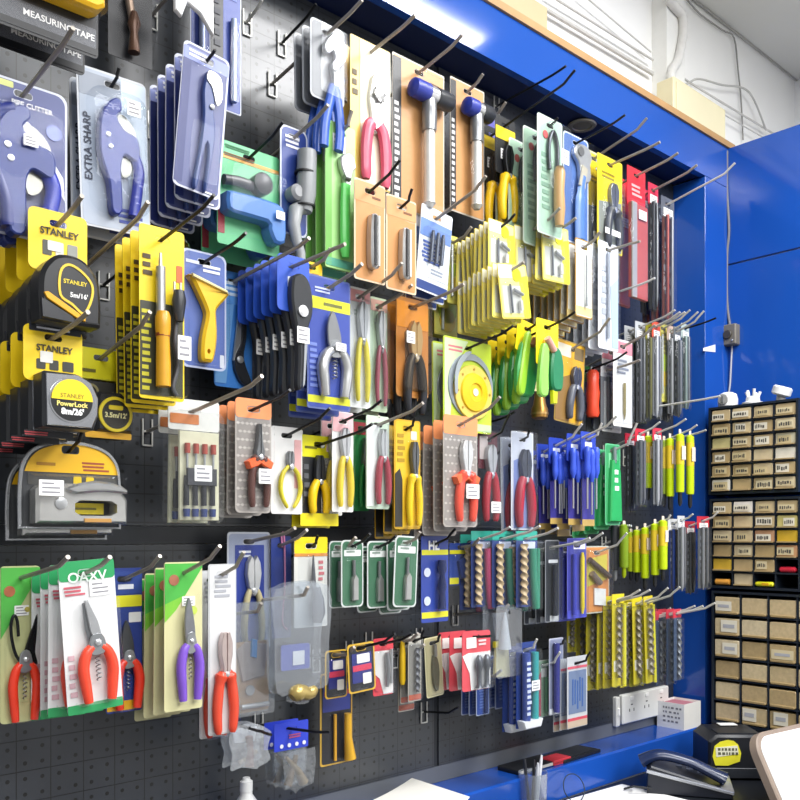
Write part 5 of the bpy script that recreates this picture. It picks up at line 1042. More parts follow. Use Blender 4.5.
def gold_bit(k): k.card('#a89f78', r=.004, border='#c9c29a'); k.shape((.3, .7, .3, .9), [(.2, 0), (.8, .1), (1, .5), (.7, 1), (.2, .9), (0, .5)], '#5c5a46', .005, -.002, .001, 'hole_saw', .4, 2); k.rod((0, 1, .12, .32), [(.5, 0), (.5, 1)], .004, '#8d8a80', 'shank', .6); k.blister(.02, .98, .06, .97, .0115, .006, CLRB)
def red_twin(k): k.card('#cf4c56', r=.006); k.poly([(.0, .4), (.2, .36), (.99, .36), (.99, .99), (.3, .99), (.25, .7)], '#ecebe8'); k.band(.1, .28, '#f2ede8', .12, .5, 'price_tag', y=-.002); k.lines(.55, .9, .14, .26, 2, '#f0c8c8'); 
def red_twin_full(k):
    red_twin(k)
    for u in (.46, .74): k.rod((0, 1, .40, .95), [(u, 0), (u, .1), (u, .3), (u, .5), (u, .9), (u, 1)], [.003, .007, .008, .005, .005, .008], '#6f7278', 'bit_holder', .7)
    k.blister(.3, .97, .36, .97, .0198, .006, CLRB)
def nozzle_bag(k):
    k.shape((.3, .9, .55, 1), [(.1, 0), (.9, .1), (1, 1), (0, .95)], '#e0d6a2', .006, -.002, .002, 'cream_body'); k.rod((.2, .9, .1, .6), [(.5, 0), (.5, .3), (.5, 1)], [.003, .007, .014], '#d8dadb', 'nozzle'); k.shape((.3, .9, .5, .58), [(0, 0), (1, 0), (1, 1), (0, 1)], '#d8c62e', .007, -.002, .001, 'yellow_band')
    for y in (-.032, .003): MB().ext([rrect(-k.w * .5, k.w * .5, k.m - k.h * .96, k.m, .008), circ(0, 0, .004, 10)], y, .0005).build('hanging_bag', clear_mat('#eef1f4', .08, .5, 18, .04), k.r)
def blue_long(k): k.card('#34509e', r=.003, border='#aab4cc'); k.band(.02, .12, '#c9d0e4'); k.lines(.2, .8, .2, .85, 10, '#5f7ac0'); k.rod((0, 1, .15, .95), [(.6, 0), (.6, 1)], .004, '#22305e', 'blade_case'); k.blister(.04, .96, .1, .98, .011, .004, CLRB)
def teal_tube(k): k.card('#243c80', r=.003); k.band(.02, .1, '#b9c0cc'); k.rod((0, .5, .12, .9), [(.6, 0), (.6, 1)], .009, '#2b4696', 'blue_tube'); k.rod((.5, 1, .12, .9), [(.5, 0), (.5, 1)], .008, '#2aa0a0', 'teal_tube'); k.lines(.15, .4, .2, .85, 10, '#c9d2ea', -.0205); k.tag(.6, .5, .4, .12, -.0205); k.shape((.0, 1, .9, 1), [(0, 0), (1, 0), (.9, 1), (.1, 1)], '#cfd2d6', .018, -.002, .003, 'white_foot'); k.blister(0, 1, .08, .92, .0208, .004, CLRB)
def navy_tube(k): k.card('#8a8fa8', r=.003, border='#b9bccb'); k.rod((0, .6, .06, .96), [(.5, 0), (.5, 1)], .007, '#2c2f80', 'navy_tube'); k.band(.92, .99, '#dfe0e4'); k.blister(0, 1, .03, 1, .0175, .004, CLRB)
def green_red(k): k.card('#7a9a80', r=.003, border='#a9b4a9'); k.poly([(.02, .3), (.3, .2), (.3, .97), (.02, .97)], '#b04a5c'); k.band(.1, .3, '#e0e2de', .3, .8, 'white_label'); k.rod((0, 1, .3, .9), [(.6, 0), (.6, 1)], .005, '#3e7a52', 'green_rod'); k.blister(.02, .98, .05, .98, .0145, .004, CLRB)
def chart_card(k): k.card('#b9bcc0', r=.002); k.band(.02, .12, '#e0e1e2'); k.band(.12, .17, '#c85a6a', 0, 1, 'red_stripe'); k.band(.2, .8, '#6a7a98', .05, .95, 'blue_grey_panel'); k.lines(.2, .8, .3, .75, 5, '#3a5c98', vertical=True); k.band(.86, .9, '#c04a58', 0, 1, 'red_stripe'); k.band(.9, .99, '#b8a692')
def part_bag(k):
    k.shape((.2, .8, .1, .45), [(0, 0), (1, .1), (.9, 1), (.1, .9)], '#e6e6e6', .002, -.002, .0005, 'white_note'); k.rod((.2, .9, .3, .95), [(.5, 0), (.55, .5), (.5, 1)], [.006, .005, .008], '#9a5c48', 'copper_part', .3); k.rod((.2, .9, .5, .9), [(.2, .9), (.8, .4)], .004, '#b9a48a', 'part_rod', .4)
    for y in (-.020, .004): MB().ext([sm([k.p(*p) for p in [(.1, .02), (.6, .0), (.95, .2), (1, .3), (.92, .6), (.98, .85), (.7, .96), (.66, 1), (.3, .9), (.04, .92), (.08, .6), (.0, .3)]], 3, True), circ(0, 0, .004, 10)], y, .0005).build('hanging_bag', clear_mat('#e6eaee', .12, .6, 20, .16), k.r)
def head_bag(k):
    k.card('#2a3fc0', r=.002, z1=.40); k.lines(.4, .85, .17, .24, 2, '#a84a70')
    for i in range(4): k.disc(.2 + .22 * i, .33, .05, '#e0e2ec', 'white_dot')
    k.rod((.15, .95, .42, .95), [(.1, .1), (.5, .5), (.75, .9)], [.003, .006, .009], '#b09a78', 'brass_part', .5); k.rod((.15, .95, .42, .95), [(.5, .1), (.2, .9)], [.004, .007], '#8d7860', 'copper_part', .4)
    for y in (-.022, .003): MB().ext([k.p(*p) for p in [(.02, .38), (.98, .38), (1, .6), (.93, .9), (.5, .95), (.4, 1.0), (.3, .93), (.12, .9), (.05, .6)]], y, .0005).build('hanging_bag', clear_mat('#eef1f4', .08, .5, 18, .04), k.r)
def copper_dark(k): k.card('#1d1e22', r=.003); k.rod((0, 1, .62, .95), [(.5, 0), (.5, .3), (.5, .5), (.5, 1)], [.005, .010, .006, .009], '#5c4030', 'copper_part', .3); k.rod((0, 1, .5, .68), [(.4, 0), (.5, 1)], .006, '#8d7a6a', 'steel_part', .6); k.blister(.04, .96, .2, .98, .0285, .006)
def tri_bag(k): MB().ext([[k.p(*p) for p in [(.0, .0), (1, .0), (1, .98), (.66, .74), (.34, .66), (.2, .9), (.04, .84), (.02, .3)]], circ(0, 0, .004, 10)], -.006, .007, .002).build('white_pouch', M('#e6e6e8', .4, 0, .05, 12), k.r); k.lines(.2, .8, .2, .4, 3, '#b9bac4', -.0065)
def black_strip(k): k.card('#202126', r=.003); k.lines(.2, .8, .2, .9, 8, '#3a3c44'); k.band(.04, .12, '#8e9096', .1, .9)
def blue_strip(k): k.card('#3c4f9c', r=.003, border='#c9cede'); k.rod((0, 1, .5, .95), [(.5, 0), (.5, 1)], .005, '#9aa6c4', 'shaft', .3); k.lines(.2, .8, .1, .4, 5, '#6a7cc0'); k.blister(.08, .92, .45, .97, .0125, .005)
# ------------------------------------------------------------------ the goods on the board, row by row
# top row
P('tape_measure_card', 'black card with yellow tape above grey lettered stripe at the top corner', 'tape measure', (-52, 98, -70, 32), .20, measuring_tape_card, 2, .042, roll=0)
P('parts_pack', 'dark pack of copper fittings hanging beyond the lettered tape card', 'fittings', (108, 152, -60, 62), .05, copper_dark, 1)
P('white_pouch', 'white three-cornered plastic pouch above the fanned blue shear cards', 'pouch', (172, 212, -40, 30), .13, tri_bag)
P('blade_card', 'short blue card half hidden below the white pouch', 'blade', (190, 210, -60, 58), .055, blue_strip)
P('blade_card', 'narrow black card between white pouch and tall blue card', 'blade', (211, 223, -60, 60), .10, black_strip)
P('blade_card', 'tall thin blue card with pale edge at the top of the board', 'blade', (222, 241, -70, 113), .075, blue_strip)
# pipe cutters and blue shears
P('pipe_cutter_card', 'big blue pipe cutter on lavender card', 'pipe cutter', (-24, 67, 82, 238), .16, cutter_a, 2, .035, (73, 28), 'g', roll=0)
P('pipe_cutter_card', 'blue pipe cutter on silver card with vertical lettering', 'pipe cutter', (76, 146, 74, 230), .12, cutter_b, 2, .025, (119, 68), 'k', roll=-2)
P('shear_card', 'blue plumbing shear on pale edged indigo card', 'shears', (183, 229, 50, 196), .17, blue_shear, 5, .026, (215, 50), 'k', roll=5)
# green pistol, grey gun, pump pliers, punch, mallets
P('grease_gun_card', 'blue pistol tool with black knob on green card', 'hand tool', (217, 279, 148, 250), .12, green_pistol, 2, .05, (283, 122), 'k')
P('sealant_gun_card', 'grey tube tool strapped to narrow blue card beside green wrenches', 'hand tool', (280, 307, 128, 266), .13, grey_gun, 1, tip=(328, 105))
P('water_pump_pliers', 'grey jawed water pump pliers with blue handles', 'pliers', (310, 344, 24, 150), .16, water_pump, 3, .022, (362, 0))
P('hole_punch_card', 'pink handled hole punch pliers on yellow and cream card', 'hole punch', (350, 390, 43, 186), .15, hole_punch, 2, .03, (415, 15))
P('mallet_card', 'larger two faced mallet on brown card with black edge', 'mallet', (392, 444, 64, 215), .13, mallet, 1, tip=(462, 35))
P('mallet_card', 'second two faced mallet on brown card behind the larger mallet', 'mallet', (450, 484, 84, 216), .10, mallet, 1, tip=(483, 74))
P('long_nose_pliers', 'black handled pliers on purple card beside the second mallet', 'pliers', (480, 495, 112, 222), .07, purple_long, 1)
P('snips_card', 'yellow handled snips on black card beside green wood-handled tools', 'snips', (495, 515, 118, 222), .13, snips_yb, 2, .035, (575, 70), 'k')
P('brush_card', 'wood handled wire brush on pale green card', 'brush', (537, 562, 118, 236), .21, wood_tool, 4, .036, (557, 118), 'k')
P('adjustable_wrench_card', 'silver headed adjustable wrench with steel blue handle', 'wrench', (563, 588, 136, 244), .16, wrench_blue, 1, tip=(625, 115), hc='k')
P('screwdriver_pack', 'yellow handled driver behind the adjustable wrench', 'screwdriver', (588, 599, 152, 246), .075, yellow_driver, 1, tip=(647, 118))
P('snips_card', 'grey bolt snips on bright yellow card', 'snips', (597, 622, 158, 252), .16, bolt_cut_y, 2, .03, (660, 142))
P('saw_blade_pack', 'salmon red saw sheath with red header', 'saw blade', (627, 645, 169, 300), .15, red_saw, 2, .045, (678, 153))
P('drill_pack', 'long dark drill pack with red tie beside the red saw sheaths', 'drill bit', (648, 658, 184, 312), .12, red_head_strip('#2f3238', '#c43044'), 2, .026, (697, 165))
P('drill_pack', 'pale long drill pack with dark red strip near the blue upright', 'drill bit', (661, 674, 198, 322), .14, red_head_strip('#8d4a44', '#5c5f66'), 3, .028, (735, 163), 'w')
# green wrenches, multitools, bits
P('adjustable_wrench_card', 'green handled adjustable wrench on light green card', 'wrench', (325, 355, 124, 270), .16, wrench_green, 4, .027, (352, 100))
P('multitool_card', 'steel folding multitool on kraft card below the hole punch', 'multitool', (354, 385, 182, 282), .19, multitool, 1, tip=(400, 160), hc='k')
P('multitool_card', 'steel folding multitool on kraft card below the larger mallet', 'multitool', (386, 416, 198, 292), .19, multitool, 1, tip=(412, 175), hc='k')
P('bit_set_card', 'white and blue drill bit set card hanging crooked', 'drill bit', (421, 452, 210, 296), .15, bits_white, 3, .022, (486, 176), roll=6)
P('terminal_pack', 'tall yellow strip pack beside the small yellow packs', 'connector', (447, 458, 236, 304), .10, yellow_strip, 2, .025)
P('terminal_pack', 'cream and yellow pack of pins below the white bit set', 'connector', (434, 457, 285, 336), .06, yellow_strip, 2, .022, (464, 284))
P('connector_pack', 'small yellow connector pack on the upper hook', 'connector', (488, 514, 222, 270), .19, yellow_small, 10, .0115, (515, 214), 'k', jit=4)
P('connector_pack', 'yellow connector pack behind the big bright pack', 'connector', (514, 541, 228, 282), .16, yellow_small, 5, .0125, (560, 208), roll=-3, jit=4)
P('connector_pack', 'bright yellow connector pack nearest the white strips', 'connector', (541, 568, 226, 282), .19, yellow_small, 6, .0125, (576, 218), roll=-3, jit=4)
P('connector_pack', 'tilted yellow connector pack on the lower hook', 'connector', (497, 526, 264, 318), .22, yellow_small, 9, .0125, (524, 262), 'g', roll=-9, jit=4)
P('pin_strip_pack', 'white strip pack with long pin and gold edge', 'strip pack', (575, 592, 240, 318), .19, white_strip, 9, .0185, (600, 232), jit=2)
P('pin_bag', 'white bagged strip with pale blue edge', 'strip pack', (598, 618, 243, 350), .17, white_bag, 6, .022, (640, 242), jit=2)
# row with the first tape measures
P('tape_measure_card', 'black rubber cased tape measure on yellow card, upper hook', 'tape measure', (28, 87, 212, 334), .19, stanley_tape, 4, .0425, (82, 196), jit=.6)
hh = W(88, 264, -.10); hook(hh.x, hh.y, hh.z, (148, 202), 'g', '@empty grey steel hook between yellow tapes and soldering irons')
P('soldering_iron_card', 'yellow soldering iron on tall yellow card', 'soldering iron', (139, 184, 228, 400), .19, solder, 4, .0255, (214, 195), 'k')
P('scraper_card', 'yellow glass scraper on blue card', 'scraper', (181, 226, 252, 369), .10, scraper, 1, tip=(246, 233), hc='k')
P('knife_card', 'black folding knife on bright blue card behind the scraper', 'knife', (214, 252, 272, 388), .055, knife_blue, 1, tip=(309, 238))
P('pruning_saw_card', 'black folding pruning saw on blue header card', 'saw', (277, 309, 256, 390), .18, fold_saw, 6, .022, (345, 244), roll=0)
P('header_card', 'empty yellow header card beside the folding saws', 'card', (301, 322, 262, 312), .15, yellow_tag)
P('pruner_card', 'all metal pruner on blue and yellow card', 'pruner', (307, 350, 278, 410), .17, pruner_blue, 3, .026, (362, 264))
P('cable_cutter_card', 'yellow handled cable cutter on white card beside the metal pruner', 'pliers', (349, 370, 288, 408), .13, cutter_white('#d8c836'), 2, .022, (402, 263))
P('cable_cutter_card', 'maroon handled cutter on pale green card beside yellow cable cutter', 'pliers', (370, 387, 298, 412), .11, cutter_white('#9a4a58', '#d0a090', '#bcd0b0'), 2, .022, (412, 285))
P('clamshell_pliers', 'black handled pliers in amber clamshell', 'pliers', (396, 428, 299, 414), .13, clam_orange, 3, .026, (464, 284))
P('grinding_disc_card', 'yellow cup grinding disc on lime card', 'grinding disc', (443, 491, 340, 432), .14, disc_pack, 2, .03, (513, 326), 'k')
# second tape row
P('tape_measure_card', 'chrome tape measure with round black label on yellow card, lower hook', 'tape measure', (23, 82, 327, 438), .19, powerlock, 4, .0425, (88, 312), jit=.6)
P('tape_measure_card', 'compact tape measure with yellow ring on half yellow card', 'tape measure', (77, 124, 349, 440), .09, tape_b, 1, tip=(150, 312))
P('staple_gun_pack', 'metal staple gun in arched yellow topped clamshell', 'staple gun', (15, 121, 441, 530), .13, stapler, 2, .045, (84, 428), 'k')
P('screwdriver_set_bag', 'set of small screwdrivers bagged with white tag', 'screwdriver set', (168, 219, 400, 523), .15, screw_set, 2, .03, (262, 376))
P('pliers_card', 'long nose pliers with orange guards and dark handles on tread card', 'pliers', (235, 271, 399, 513), .15, nose_orange('long', '#5a3a34', '#77797c'), 3, .024, (290, 390), 'k')
P('pliers_card', 'small nippers with looped yellow handles on white card', 'pliers', (271, 302, 427, 514), .11, nipper_white, 1, tip=(330, 408), hc='k')
P('pliers_card', 'yellow handled wire stripper on black and yellow card', 'pliers', (300, 338, 436, 526), .10, strip_yb, 2, .022, (372, 424), 'k')
P('pliers_card', 'pale yellow handled cable cutter on white card above green blister row', 'pliers', (332, 353, 412, 512), .13, diag_white, 2, .03, (382, 400), 'k')
P('pliers_card', 'green handled pliers card half hidden behind red handled pliers', 'pliers', (353, 369, 420, 511), .08, green_card)
P('pliers_card', 'dark red handled cutters on pale green card', 'pliers', (366, 389, 416, 509), .13, red_plier_card, 1, tip=(423, 403))
P('pliers_card', 'yellow handled combination pliers on mustard card', 'pliers', (394, 420, 420, 529), .14, linesman, 3, .026, (412, 416), 'k')
P('pliers_card', 'coral red combination pliers on grey tread card with orange header', 'pliers', (443, 477, 416, 527), .17, nose_orange('combo', '#e2503c', '#c8c9ca'), 4, .026, (500, 397))
P('pliers_card', 'crimson cable cutter in clear bag beside the coral pliers', 'pliers', (478, 497, 432, 524), .13, cable_red, 1, tip=(510, 414), hc='k')
P('pliers_card', 'crimson handled cutters in bright blue tinted bag', 'pliers', (511, 533, 432, 530), .14, bag_red, 2, .028, (528, 420), 'k')
# gloves, snips and strips in the middle of the board
P('garden_tool_pack', 'green and lime garden tool with yellow top', 'garden tool', (517, 538, 322, 398), .17, glove_pack, 4, .026, (540, 312), 'k', roll=8)
P('garden_tool_pack', 'dark green handled garden tool overlapping the lime ones', 'garden tool', (536, 558, 320, 396), .21, glove_front, 1, tip=(575, 312), hc='k')
P('snips_card', 'grey handled snips on golden brown card below white strips', 'snips', (557, 585, 342, 424), .13, snip_brown, 1, tip=(610, 318), roll=4)
P('hose_nozzle', 'brass hose nozzle hanging below the green garden tools', 'nozzle', (526, 544, 372, 420), .12, brass_nozzle, 1)
P('screwdriver_pack', 'single orange red ribbed handle beside golden snips card', 'screwdriver', (579, 593, 366, 418), .09, red_handle, 1, tip=(627, 352), hc='k')
P('strip_pack', 'grey steel strip pack below the white bagged strips', 'strip pack', (600, 612, 364, 430), .12, grey_strip, 3, .02, (640, 360))
P('drill_pack', 'white pack with bronze drill bit on white panel', 'drill bit', (613, 632, 340, 427), .15, white_pack, 2, .03, (655, 325))
strips = [('long grey drill pack beside the bronze drill bit', 640, 10, 322, 424, red_head_strip('#5a5d62', '#b9bcc0')), ('long olive drill pack with yellow header', 650, 9, 324, 420, red_head_strip('#77754a', '#8d8a2c')),
          ('long silver drill pack with orange red header', 656, 8, 322, 418, red_head_strip('#c4c6c8', '#d8563a')), ('long bright yellow flat pack in the drill row', 663, 12, 324, 402, yellow_strip), ('long pale grey drill pack after the yellow one', 671, 8, 326, 416, red_head_strip('#9a9c9e', '#c9b0a0')),
          ('long dark grey drill pack near the blue upright', 677, 7, 327, 418, red_head_strip('#4a4e50', '#6a6e70')), ('long grey green drill pack last before the blue upright', 685, 8, 324, 410, red_head_strip('#8fa09a', '#a9b8b4'))]
tips = [(675, 310), (680, 312), (685, 312), (690, 310), (698, 312), (704, 311), (716, 318)]
for i, (lab, px, wp, yt, yb, fn) in enumerate(strips):
    P('drill_pack', lab, 'drill bit', (px - wp / 2, px + wp / 2, yt, yb), .10 + .012 * (i % 3), fn, 2, .03, tips[i], 'w' if i != 6 else 'k', m=.012)
# blue drivers, green packs, red headed strips
for i, (px, yt, d, lab) in enumerate([(588, 432, .19, 'blue screwdriver pack nearest the green cases'), (574, 434, .17, 'blue screwdriver pack in the middle of its three'), (556, 438, .14, 'blue screwdriver pack nearest the crimson pliers bag')]):
    P('screwdriver_pack', lab, 'screwdriver', (px - 7.5, px + 7.5, yt, 526 - i * 1), d, blue_drivers, 3, .032, [(602, 411), (617, 416), (582, 424)][i], 'w', jit=3)
P('green_case_pack', 'bright green plastic tool case', 'tool case', (605, 620, 444, 525), .15, green_pack, 4, .03, (637, 419), 'w')
G((640, 434), .16, (660, 422), 'w', [('drill_pack', 'grey drill pack with crimson header and white tag', 'drill bit', 640, 10, 428, 506, red_head_strip('#6a6d72', '#c8283a')), ('drill_pack', 'dark drill pack with crimson header next to green cases', 'drill bit', 630, 10, 428, 507, red_head_strip('#26282d', '#b8243a'))])
G((657, 433), .15, (686, 419), 'w', [('drill_pack', 'silver white drill pack with crimson header among lime tubes', 'drill bit', 657, 9, 428, 506, red_head_strip('#c0c2c6', '#c43648')), ('drill_tube', 'lime tube between two crimson headed packs', 'drill bit', 648, 7, 433, 502, lime_tube())])
G((680, 434), .16, (697, 425), 'w', [('drill_tube', 'thick lime and orange tube on upper drill row', 'drill bit', 680, 9, 431, 508, lime_tube()), ('drill_tube', 'lime tube second on its hook in upper drill row', 'drill bit', 670, 8, 431, 508, lime_tube()), ('drill_tube', 'dull lime tube tucked next to silver white pack', 'drill bit', 664, 6, 433, 504, lime_tube('#93a828'))])
G((690, 435), .12, (706, 430), 'w', [('drill_tube', 'single lime tube hanging alone against the blue upright', 'drill bit', 690, 8, 432, 510, lime_tube())])
G((663, 521), .17, (666, 515), 'w', [('drill_tube', 'lime tube with dark tip beside the blue drill pack, lower drill row', 'drill bit', 663, 7, 519, 584, lime_tube()), ('drill_tube', 'long lime tube second from blue pack in lower drill row', 'drill bit', 655, 8, 520, 588, lime_tube()),
    ('drill_tube', 'thick lime tube with white label in lower drill row', 'drill bit', 645, 9, 521, 588, lime_tube()), ('drill_tube', 'short lime tube with white label in lower drill row', 'drill bit', 637, 7, 521, 577, lime_tube()), ('drill_tube', 'lime tube first after the black strips in lower drill row', 'drill bit', 631, 6, 522, 574, lime_tube('#b4cc20'))])
G((624, 526), .15, (628, 533), 'w', [('drill_tube', 'black strip with lime end in lower drill row', 'drill bit', 624, 7, 523, 580, lime_tube('#7d9a1c', '#b8d020', False)), ('drill_tube', 'dark silver strip next to clear clamshell in lower drill row', 'drill bit', 615, 6, 524, 584, lime_tube('#3a3c40', '#9da0a4', False))])
G((680, 521), .15, (693, 514), 'w', [('drill_pack', 'silver drill pack overlapping the blue one', 'drill bit', 681, 7, 519, 594, red_head_strip('#a9acb0', '#c8cacb')), ('drill_pack', 'blue drill pack with white header in lower drill row', 'drill bit', 673, 10, 519, 590, red_head_strip('#2b4690', '#d8dadb'))])
G((703, 521), .15, (718, 512), 'w', [('drill_pack', 'grey drill pack with white tag on crimson header, nearest the cabinets', 'drill bit', 703, 12, 519, 592, red_head_strip('#8f9296', '#c0283c')), ('drill_pack', 'dark grey drill pack with crimson header behind the tagged one', 'drill bit', 690, 10, 519, 592, red_head_strip('#55585c', '#b4243a'))])
# lower row: pruners
P('pruner_card', 'red handled pruner with open black blades on green and straw card', 'pruner', (0, 40, 566, 722), .10, pruner_red, 1, tip=(68, 557))
P('pruner_card', 'coral handled long snip pruner on white and green card', 'pruner', (58, 114, 560, 712), .20, pruner_white, 4, .030, (110, 557), roll=-4)
P('pruner_card', 'red handled pruner on navy and yellow card', 'pruner', (106, 142, 568, 712), .09, pruner_navy, 1, tip=(160, 556))
P('pruner_card', 'purple handled pruner on green and straw card', 'pruner', (164, 202, 562, 710), .16, pruner_purple, 4, .030, (220, 546))
P('pliers_card', 'coral handled pliers on white card beside the purple pruners', 'pliers', (208, 236, 564, 734), .15, white_red_tool, 2, .03, (244, 552))
P('pliers_card', 'wire pliers on blue panelled blister behind hanging bags', 'pliers', (227, 270, 532, 650), .05, blue_blister, 1, tip=(295, 528))
P('parts_bag', 'clear bag with kraft insert and small blue clip', 'parts bag', (231, 270, 602, 714), .12, clear_bag, 1, ln=.03)
P('cord_card', 'navy card tied with pink string above the big clear bag', 'cord', (271, 291, 536, 640), .06, pink_tie_card, 1, tip=(307, 530))
P('parts_bag', 'big clear bag with blue label and brass fitting', 'parts bag', (270, 322, 586, 702), .16, big_bag, 1, ln=.03)
P('awl_card', 'black handled awl on white card with yellow top', 'awl', (294, 327, 537, 627), .10, awl, 1, tip=(314, 530), hc='k')
# lower middle rows
P('bit_pack', 'dark green and silver blister nearest the awl', 'drill bit', (329, 346, 541, 608), .09, green_blister, 1)
P('bit_pack', 'clear edged green blister second from the awl', 'drill bit', (341, 363, 540, 607), .12, green_blister, 1, tip=(370, 534), hc='k')
P('bit_pack', 'green blister third from the awl', 'drill bit', (367, 388, 541, 608), .12, green_blister, 2, .03, tip=(396, 536), hc='k')
P('bit_pack', 'brightest green blister tilted beside the navy lettered pack', 'drill bit', (395, 418, 536, 607), .15, green_blister, 3, .022, tip=(420, 532), roll=3)
P('socket_pack', 'navy pack with yellow stripes and two white letters', 'socket bit', (421, 448, 536, 622), .11, h_pack, 1, tip=(455, 529), hc='k')
P('socket_pack', 'small navy pack with yellow corner before the teal headers', 'socket bit', (449, 473, 543, 585), .08, small_blue, 1)
for i, (px, d, lab, c2) in enumerate([(481, .11, 'twisted auger pack with magenta tube under teal header', '#b03a64'), (502, .13, 'twisted auger pack with green tube in the middle under teal header', '#2f7a62'), (526, .16, 'twisted auger pack with two green tubes under teal header', '#2f8a6c')]):
    P('auger_pack', lab, 'drill bit', (px - 10, px + 11, 531, 610), d, auger(c2), 2, .03, [(510, 527), (540, 526), (558, 528)][i], 'w')
P('blade_pack', 'dark narrow blade pack beside the green auger tubes', 'blade', (545, 559, 540, 622), .13, dark_pack, 3, .028, (590, 538), 'w')
P('pencil_pack', 'violet pack with bright yellow pencil', 'pencil', (567, 586, 538, 618), .15, pen_pack, 2, .028, (603, 533), 'w')
P('hex_key_pack', 'orange and yellow clamshell pack with white tag', 'hex key', (584, 609, 546, 613), .14, orange_clam, 1, tip=(627, 533), hc='w')
for i, (px, wp, yt, yb, d, lab) in enumerate([(571, 8, 594, 652, .05, 'yellow twist drill pack hanging below the violet pencil pack'), (592, 10, 597, 688, .09, 'yellow twist drill pack with white label under the clamshell'), (603, 11, 596, 688, .13, 'yellow twist drill pack with broad white label third in the row'), (618, 12, 594, 686, .167, 'yellow twist drill pack with white tag at its top'),
        (628, 8, 597, 684, .12, 'tilted yellow twist drill pack after the white topped one'), (637, 10, 597, 684, .15, 'golden twist drill pack sixth in the row'), (648, 9, 596, 683, .17, 'yellow twist drill pack next to the red capped bits')]):
    P('drill_pack', lab, 'drill bit', (px - wp / 2, px + wp / 2, yt, yb), d, drill_yellow('#dcca24' if i % 2 else '#d2bf2c'), 1 if i in (0, 4) else 2, .023 if i == 3 else .03, [None, None, (640, 590), (650, 590), None, (668, 588), (680, 587)][i], 'w', roll=[0, 0, 1, 0, -4, -2, -3][i])
for i, (px, yb, d, lab) in enumerate([(653, 660, .06, 'short blue grey masonry bit with red cap beside the yellow drills'), (662, 676, .10, 'blue grey masonry bit second with red cap'), (670, 684, .13, 'blue grey masonry bit third with red cap'), (677, 680, .15, 'blue grey masonry bit with red cap, nearest the blue upright')]):
    P('drill_pack', lab, 'drill bit', (px - 4, px + 4, 609, yb), d, masonry_bit, 1 if i in (0, 3) else 2, .03, [None, (695, 606), (703, 606), (715, 603)][i], 'w', m=.012)
# bottom row
P('filler_pack', 'dark pack with gold frame and blue and red label', 'putty pack', (347, 374, 643, 692), .13, paint_pack, 1, tip=(395, 634), hc='k', roll=-3)
P('filler_pack', 'gold framed dark pack further back beside the labelled one', 'putty pack', (325, 347, 650, 698), .09, paint_pack, 1)
P('brush_pack', 'gold brush in dark pack with blue label hanging lowest', 'brush', (320, 352, 672, 764), .055, brush_pack, 1)
P('key_bit_pack', 'red and white pack with round red spot', 'drill bit', (373, 393, 638, 695), .10, red_white, 1, tip=(412, 634), hc='k')
P('mini_tube', 'slim yellow tube hanging under a black and yellow tag', 'tube', (395, 404, 636, 684), .09, yellow_mini, 1)
P('drill_pack', 'grey twist bit pack with red foot hanging lower', 'drill bit', (398, 414, 645, 711), .07, grey_bit, 1)
P('drill_pack', 'grey twist bit pack with pale top between yellow tube and gold pack', 'drill bit', (408, 421, 634, 701), .11, grey_bit, 2, .02, tip=(424, 630), hc='k')
P('hole_saw_pack', 'dull gold hole saw pack tilted beside the red holders', 'drill bit', (424, 441, 637, 697), .11, gold_bit, 1, tip=(438, 634), hc='k', roll=-4)
P('bit_holder_pack', 'red and white pack with two bit holders', 'bit holder', (462, 490, 631, 690), .16, red_twin_full, 3, .032, (491, 636), 'k')
P('nozzle_bag', 'clear bag with pale nozzle and yellow band', 'nozzle', (484, 510, 604, 678), .12, nozzle_bag, 1, ln=.03)
P('blade_card', 'blue card pack with pale edge below the red holders', 'blade', (476, 489, 672, 715), .10, blue_long, 3, .02)
P('blade_card', 'dark blue card pack below the nozzle bag', 'blade', (495, 511, 655, 708), .08, blue_long, 2, .025)
P('sealant_tube_pack', 'blue and teal tubes in one pack with white foot', 'tube', (516, 536, 642, 727), .15, teal_tube, 2, .035, (537, 639), 'w')
P('rod_pack', 'green rod pack with red strip beside the teal tube', 'rod', (537, 549, 660, 717), .11, green_red, 2, .025, (560, 652), 'w')
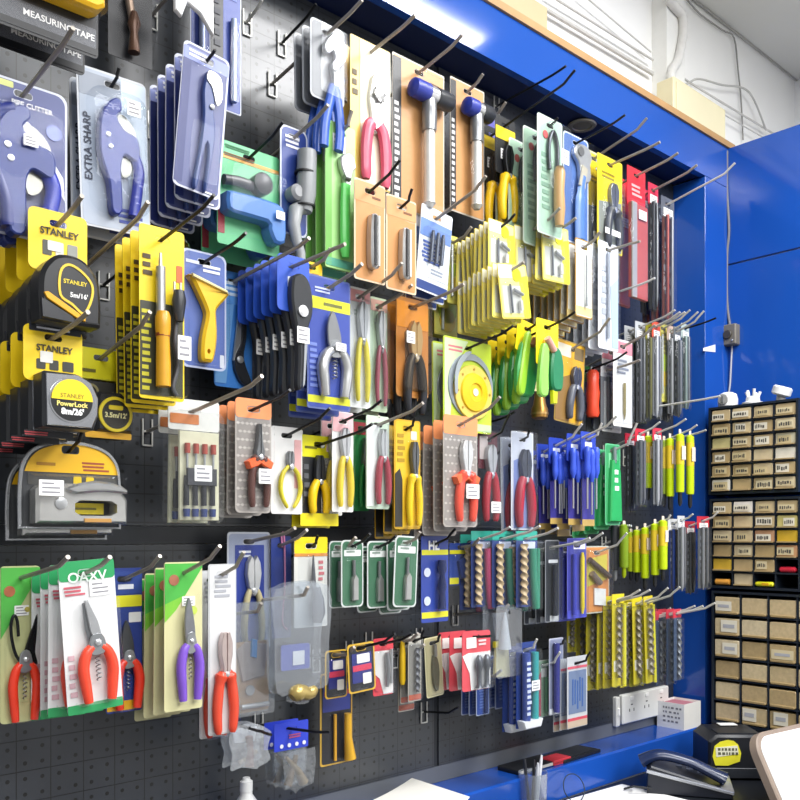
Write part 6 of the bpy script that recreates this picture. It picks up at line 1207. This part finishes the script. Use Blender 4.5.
P('rod_pack', 'navy blue tall tube pack with pale foot', 'rod', (549, 563, 638, 714), .13, navy_tube, 1, tip=(565, 638), hc='k')
P('chart_pack', 'pale card with blue grey panel and two red stripes', 'card', (567, 587, 656, 727), .15, chart_card, 3, .018, (590, 652), 'k')
P('parts_bag', 'small cloudy bag with white note and copper part', 'parts bag', (222, 264, 722, 768), .12, part_bag, 1, tip=(271, 738), hc='k')
P('parts_bag', 'clear bag of brass parts under royal blue header', 'parts bag', (274, 308, 722, 790), .10, head_bag, 2, .03, (330, 732), 'k')
# bare hooks that hold nothing
for hx, hy, d, tp, hc, lab in [((285), 40, .012, (316, 4), 'k', 'short black hook with double wire clip above the empty board'), (250, 18, .012, (262, 0), 'w', 'bare pale wire clip near the top of the board'),
        (430, 712, .02, None, 'k', 'bare black hook low between gold pack and blue cards'), (655, 250, .10, (700, 128), 'w', None),
        (506, 101, .03, (566, 66), 'k', 'long bare black hook reaching past the fascia beside the second mallet'),
        (470, 428, .05, (515, 412), 'k', 'bare black hook below the grinding disc'),
        (648, 408, .10, (720, 396), 'w', 'bare pale hook above the crimson headers reaching the upright'),
        (585, 262, .06, (640, 250), 'g', None), (600, 298, .10, (655, 278), 'w', 'bare pale hook curving up across the red saw sheaths')]:
    if lab is None: continue
    p = W(hx, hy, -d); hook(p.x, p.y, p.z, tp, hc, '@' + lab, .08)
# white bottle at the bottom edge
p = W(248, 806, -.13)
bt = empty('white_bottle', (p.x, -.13, LED)); bt.location = (W(248, 800, -.06).x, -.055, LED); tag(bt, 'white bottle with ribbed cap standing on the blue ledge under the pegboard', 'bottle')
zt = W(248, 777, -.055).z - LED
MB().lathe((0, 0, 0), 'z', [(.020, 0), (.022, .003), (.022, max(.01, zt - .045)), (.010, max(.02, zt - .028)), (.010, zt - .022)], 20).build('body', M('#e6e6e4', .4), bt)
MB().lathe((0, 0, zt - .022), 'z', [(.0105, 0), (.0105, .016), (.007, .018), (.006, .022)], 18).build('cap', M('#f0f0ee', .4), bt)
